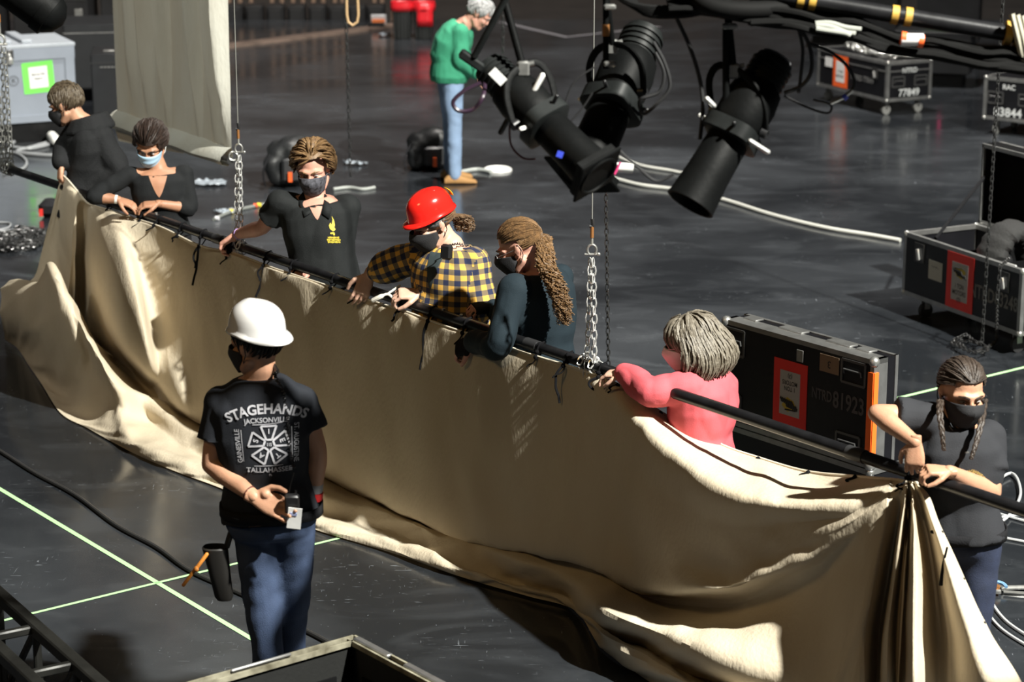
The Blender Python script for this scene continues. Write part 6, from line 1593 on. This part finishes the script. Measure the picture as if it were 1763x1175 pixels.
mb = MB(); mb.tube([PY(872, -5, LY - .05), PY(816, 98, LY - .02)], .011, 10); mb.build('hanger_arm', fix_g, r1)
mb = MB(); mb.box(PY(812, 104, LY), (.09, .05, .03), Matrix.Rotation(R(35), 3, 'Y'), bev=.006); mb.build('yoke_bracket', fix_g, r1)
mb = MB(); p = PY(857, 132, LY - .1); mb.box(p, (.055, .004, .03), Matrix.Rotation(R(45), 3, 'Y')); mb.build('paper_label', white_paper, r1)
mb = MB(); p0, p1 = PY(920, 155, LY - .1), PY(934, 130, LY - .1); mb.tube([p0, p1], .009, 8, 'round'); mb.build('white_knob', white_plastic, r1)
mb = MB(); mb.tube([PY(880, 195, LY), PY(862, 228, LY)], .009, 8, 'round'); mb.build('side_knob', black_plastic, r1)
mb = MB(); mb.box(PY(964, 266, LY - .28), (.02, .004, .02), Matrix.Rotation(R(20), 3, 'Y')); mb.build('blue_sticker', MATS['blue_plastic'], r1)
light_tail(r1, [(828, 143, LY - .1), (798, 158, LY - .1), (780, 176, LY - .1), (790, 191, LY - .1), (815, 188, LY - .1), (832, 165, LY - .1), (835, 140, LY)], .007, mat('purple_black', (.03, .015, .03), .4))
light_tail(r1, [(877, 215, LY), (880, 250, LY), (900, 272, LY), (922, 274, LY)], .0035, mat('maroon_wire', (.08, .015, .015), .5), 'safety_wire')
r2, _ = stage_light(PY(1112, 52, LY + .5), PY(1000, 305, LY + .1), 'black stage light in the middle, pointing down to the left', PY(1043, -8, LY + .2), 1.05, roll=.2)
mb = MB(); mb.tube([PY(1043, -10, LY + .1), PY(1043, 118, LY + .1)], .010, 10); mb.build('hanger_rod', fix_m, r2)
mb = MB(); mb.tube([PY(1043, 42, LY + .1), PY(1043, 62, LY + .1)], .012, 10); mb.build('orange_band', copper, r2)
for y in (12, 110): mb = MB(); mb.box(PY(1050, y, LY + .08), (.04, .025, .018), bev=.005); mb.build('silver_clamp', silver, r2)
light_tail(r2, [(1125, 72, LY + .2), (1145, 110, LY + .2), (1153, 150, LY + .2), (1130, 180, LY + .2), (1108, 196, LY + .2), (1102, 172, LY + .2), (1135, 158, LY + .2), (1143, 125, LY + .2), (1128, 90, LY + .2)])
light_tail(r2, [(1030, 112, LY), (990, 140, LY), (973, 180, LY), (970, 215, LY)], .003, name='safety_wire')
light_tail(r2, [(1020, 160, LY), (1000, 190, LY), (970, 222, LY)], .003, name='safety_wire')
light_tail(r2, [(1062, 255, LY), (1098, 288, LY), (1130, 312, LY), (1160, 300, LY)], .005)
mb = MB(); mb.tube([PY(1040, 262, LY), PY(1045, 295, LY - .02)], .008, 8); mb.build('white_strap', white_plastic, r2)
mb = MB(); mb.tube([PY(1062, 288, LY), PY(1090, 290, LY)], .016, 10); mb.build('white_plug', white_plastic, r2)
mb = MB(); mb.tube([PY(1058, 300, LY - .02), PY(1068, 280, LY - .02)], .004, 6); mb.build('pink_tie', MATS['pink_tape'], r2)
capw = mat('cap_label', (.35, .36, .38), .4, vs=30, col2=(.08, .08, .08))
r3, (pb, ax, Ln, sd, up) = stage_light(PY(1337, 100, LY + .1), PY(1188, 352, LY - .1), 'black stage light at the right, pointing steeply down to the left', PY(1250, -2, LY), 1.0, gel=False, roll=-.5)
mb = MB(); mb.tube([pb - ax * .004, pb + ax * .002], .052, 24); mb.build('cap_plate', capw, r3)
mb = MB(); mb.tube([PY(1250, 44, LY), PY(1250, 178, LY)], .012, 10); mb.build('hanger_rod', fix_m, r3)
mb = MB(); mb.box(PY(1256, 45, LY - .02), (.05, .025, .018), bev=.005); mb.build('silver_clamp', silver, r3)
mb = MB(); mb.tube([PY(1217, 170, LY - .02), PY(1229, 182, LY - .02)], .008, 8, 'round'); mb.build('silver_bolt', chrome, r3)
mb = MB(); mb.tube([PY(1292, 243, LY - .1), PY(1322, 262, LY - .1)], .008, 8, 'round'); mb.build('white_knob', chrome, r3)
light_tail(r3, [(1160, 22, LY), (1185, 75, LY), (1203, 130, LY), (1210, 180, LY), (1205, 240, LY)], .007)
light_tail(r3, [(1367, 35, LY), (1392, 75, LY), (1397, 120, LY), (1380, 148, LY), (1350, 160, LY)], .007)
light_tail(r3, [(1372, 40, LY), (1382, 85, LY), (1378, 135, LY), (1375, 160, LY)], .006)
light_tail(r3, [(1392, 75, LY), (1430, 90, LY), (1462, 118, LY), (1470, 148, LY), (1455, 165, LY)], .006, name='data_cable')
light_tail(r3, [(1350, 165, LY), (1390, 185, LY), (1425, 195, LY), (1430, 180, LY), (1400, 172, LY)], .004, name='data_cable')
mb = MB(); mb.tube([PY(1430, 178, LY), PY(1452, 168, LY), PY(1468, 155, LY)], .007, 8); mb.build('cable_plug', silver, r3)
mb = MB(); mb.tube([PY(1452, 170, LY - .01), PY(1458, 165, LY - .01)], .010, 8); mb.build('blue_ring', MATS['blue_plastic'], r3)

# black light partly in the top left corner and black post at the left edge
p = PY(45, -4, 9.0); root = empty('stage_light', p, 'out of focus black lamp hanging at the very upper left corner', 'stage light')
mb = MB(); mb.tube([PY(0, -30, 9.0), PY(78, 18, 9.0)], [.07, .085], 22, 'round'); mb.build('lamp_cap', fix_m, root)
mb = MB(); mb.tube([PY(72, 14, 9.0), PY(88, 26, 9.0)], .09, 22); mb.build('lens_barrel', fix_m, root)

# ------------------------------------------------ front truss section and open crate
tb = mat('truss_black', (.02, .02, .018), .45, .3, var=.5, vs=8, bump=.15, bs=25)
zt_, zb_ = .50, .06
a0, a1 = PZ(0, 1027, zt_), PZ(132, 1145, zt_); b0, b1 = PZ(0, 1122, zt_), PZ(50, 1170, zt_)
td = (a1 - a0).normalized(); side = (b0 - a0) - td * (b0 - a0).dot(td); s0 = a0 - td * 1.2; s1 = a0 + td * 1.25
root = empty('truss_section', (s0.lerp(s1, .5) + side * .5).xy.to_3d(), 'black ladder truss section lying in the lower left corner', 'truss')
def sq(p, q, w_, name='truss_bar', m=tb):
    d = (q - p); M = frame(d, V((0, 0, 1)) if abs(d.normalized().z) < .9 else side); mb = MB(); mb.box(p.lerp(q, .5), (d.length, w_, w_), M, bev=.006); mb.build(name, m, root)
dn = V((0, 0, zb_ - zt_))
for o_ in (V((0, 0, 0)), side):
    sq(s0 + o_, s1 + o_, .052, 'chord'); sq(s0 + o_ + dn, s1 + o_ + dn, .052, 'chord')
u1 = (PZ(60, 1083, zt_) - s0).dot(td); u2 = (a1 - s0).dot(td); st = u2 - u1; k = u1 - 3 * st
while k < (s1 - s0).length:
    if k > 0:
        q = s0 + td * k; sq(q, q + side, .034, 'cross_bar'); sq(q + dn, q + side + dn, .034, 'cross_bar')
        sq(q, q + dn, .03, 'upright'); sq(q + side, q + side + dn, .03, 'upright')
        if k + st < (s1 - s0).length: sq(q + dn, q + td * st, .026, 'diagonal'); sq(q + side + dn, q + side + td * st, .026, 'diagonal')
    k += st

hgt = .6; K = PZ(610, 1097, hgt); pa, pb_ = PZ(330, 1177, hgt), PZ(770, 1178, hgt)
da = (pa - K).normalized(); db = V((-da.y, da.x, 0)); 
if db.dot(pb_ - K) < 0: db = -db
La, Lb = .95, .85; base = (K + da * La / 2 + db * Lb / 2); root = empty('open_crate', (base.x, base.y, 0), 'open black crate with worn pale rim at the bottom of the picture', 'crate')
g0 = V((K.x, K.y, 0))
def wall(p, d, L_, inn, name):
    M = frame(d, inn); mb = MB(); c = p + d * L_ / 2 + inn * .0125 + V((0, 0, hgt / 2 - .01)); mb.box(c, (L_, .025, hgt - .03), Matrix((d, inn, V((0, 0, 1)))).transposed()); o = mb.build(name, mat('crate_black', (.008, .0085, .008), .7, var=.3, vs=10, bump=.1), root, smooth=False)
    mb = MB(); mb.box(c + inn * .016 + V((0, 0, .0)), (L_ * .78, .008, hgt * .62), Matrix((d, inn, V((0, 0, 1)))).transposed()); mb.build('inner_panel', case_in, o, smooth=False)
wall(g0, da, La, db, 'side_panel'); wall(g0, db, Lb, da, 'side_panel'); wall(g0 + da * La, db, Lb, -da, 'side_panel'); wall(g0 + db * Lb, da, La, -db, 'side_panel')
mb = MB(); mb.box(base * 1 + V((0, 0, -base.z + .02)), (La, Lb, .02), Matrix((da, db, V((0, 0, 1)))).transposed()); mb.build('base_panel', case_in, root, smooth=False)
rimw = mat('worn_rim', (.34, .32, .24), .55, vs=14, col2=(.10, .09, .06)); 
for p, d, L_, inn in ((K, da, La, db), (K, db, Lb, da), (K + da * La, db, Lb, -da), (K + db * Lb, da, La, -db)):
    M = Matrix((d, inn, V((0, 0, 1)))).transposed()
    for o_, z in ((.004, 0), (.034, -.006)):
        mb = MB(); mb.box(p + d * L_ / 2 + inn * o_ + V((0, 0, z)), (L_, .009, .02), M); mb.build('rim_edge', rimw, root, smooth=False)
    mb = MB(); mb.box(p + d * L_ / 2 + inn * .019 + V((0, 0, -.012)), (L_, .024, .012), M); mb.build('rim_channel', black_metal, root, smooth=False)
mb = MB(); mb.box(K + da * .42 + db * .010 + V((0, 0, .008)), (.26, .014, .012), Matrix((da, db, V((0, 0, 1)))).transposed(), bev=.004); mb.build('rim_plate', aluminium, root)
mb = MB(); mb.box(K + db * .14 + da * .012 + V((0, 0, .006)), (.22, .03, .014), Matrix((db, da, V((0, 0, 1)))).transposed(), bev=.004); mb.build('rim_plate', aluminium, root)
mb = MB(); mb.box(K + db * .52 + da * .012 + V((0, 0, .006)), (.34, .03, .014), Matrix((db, da, V((0, 0, 1)))).transposed(), bev=.004); mb.build('rim_plate', aluminium, root)
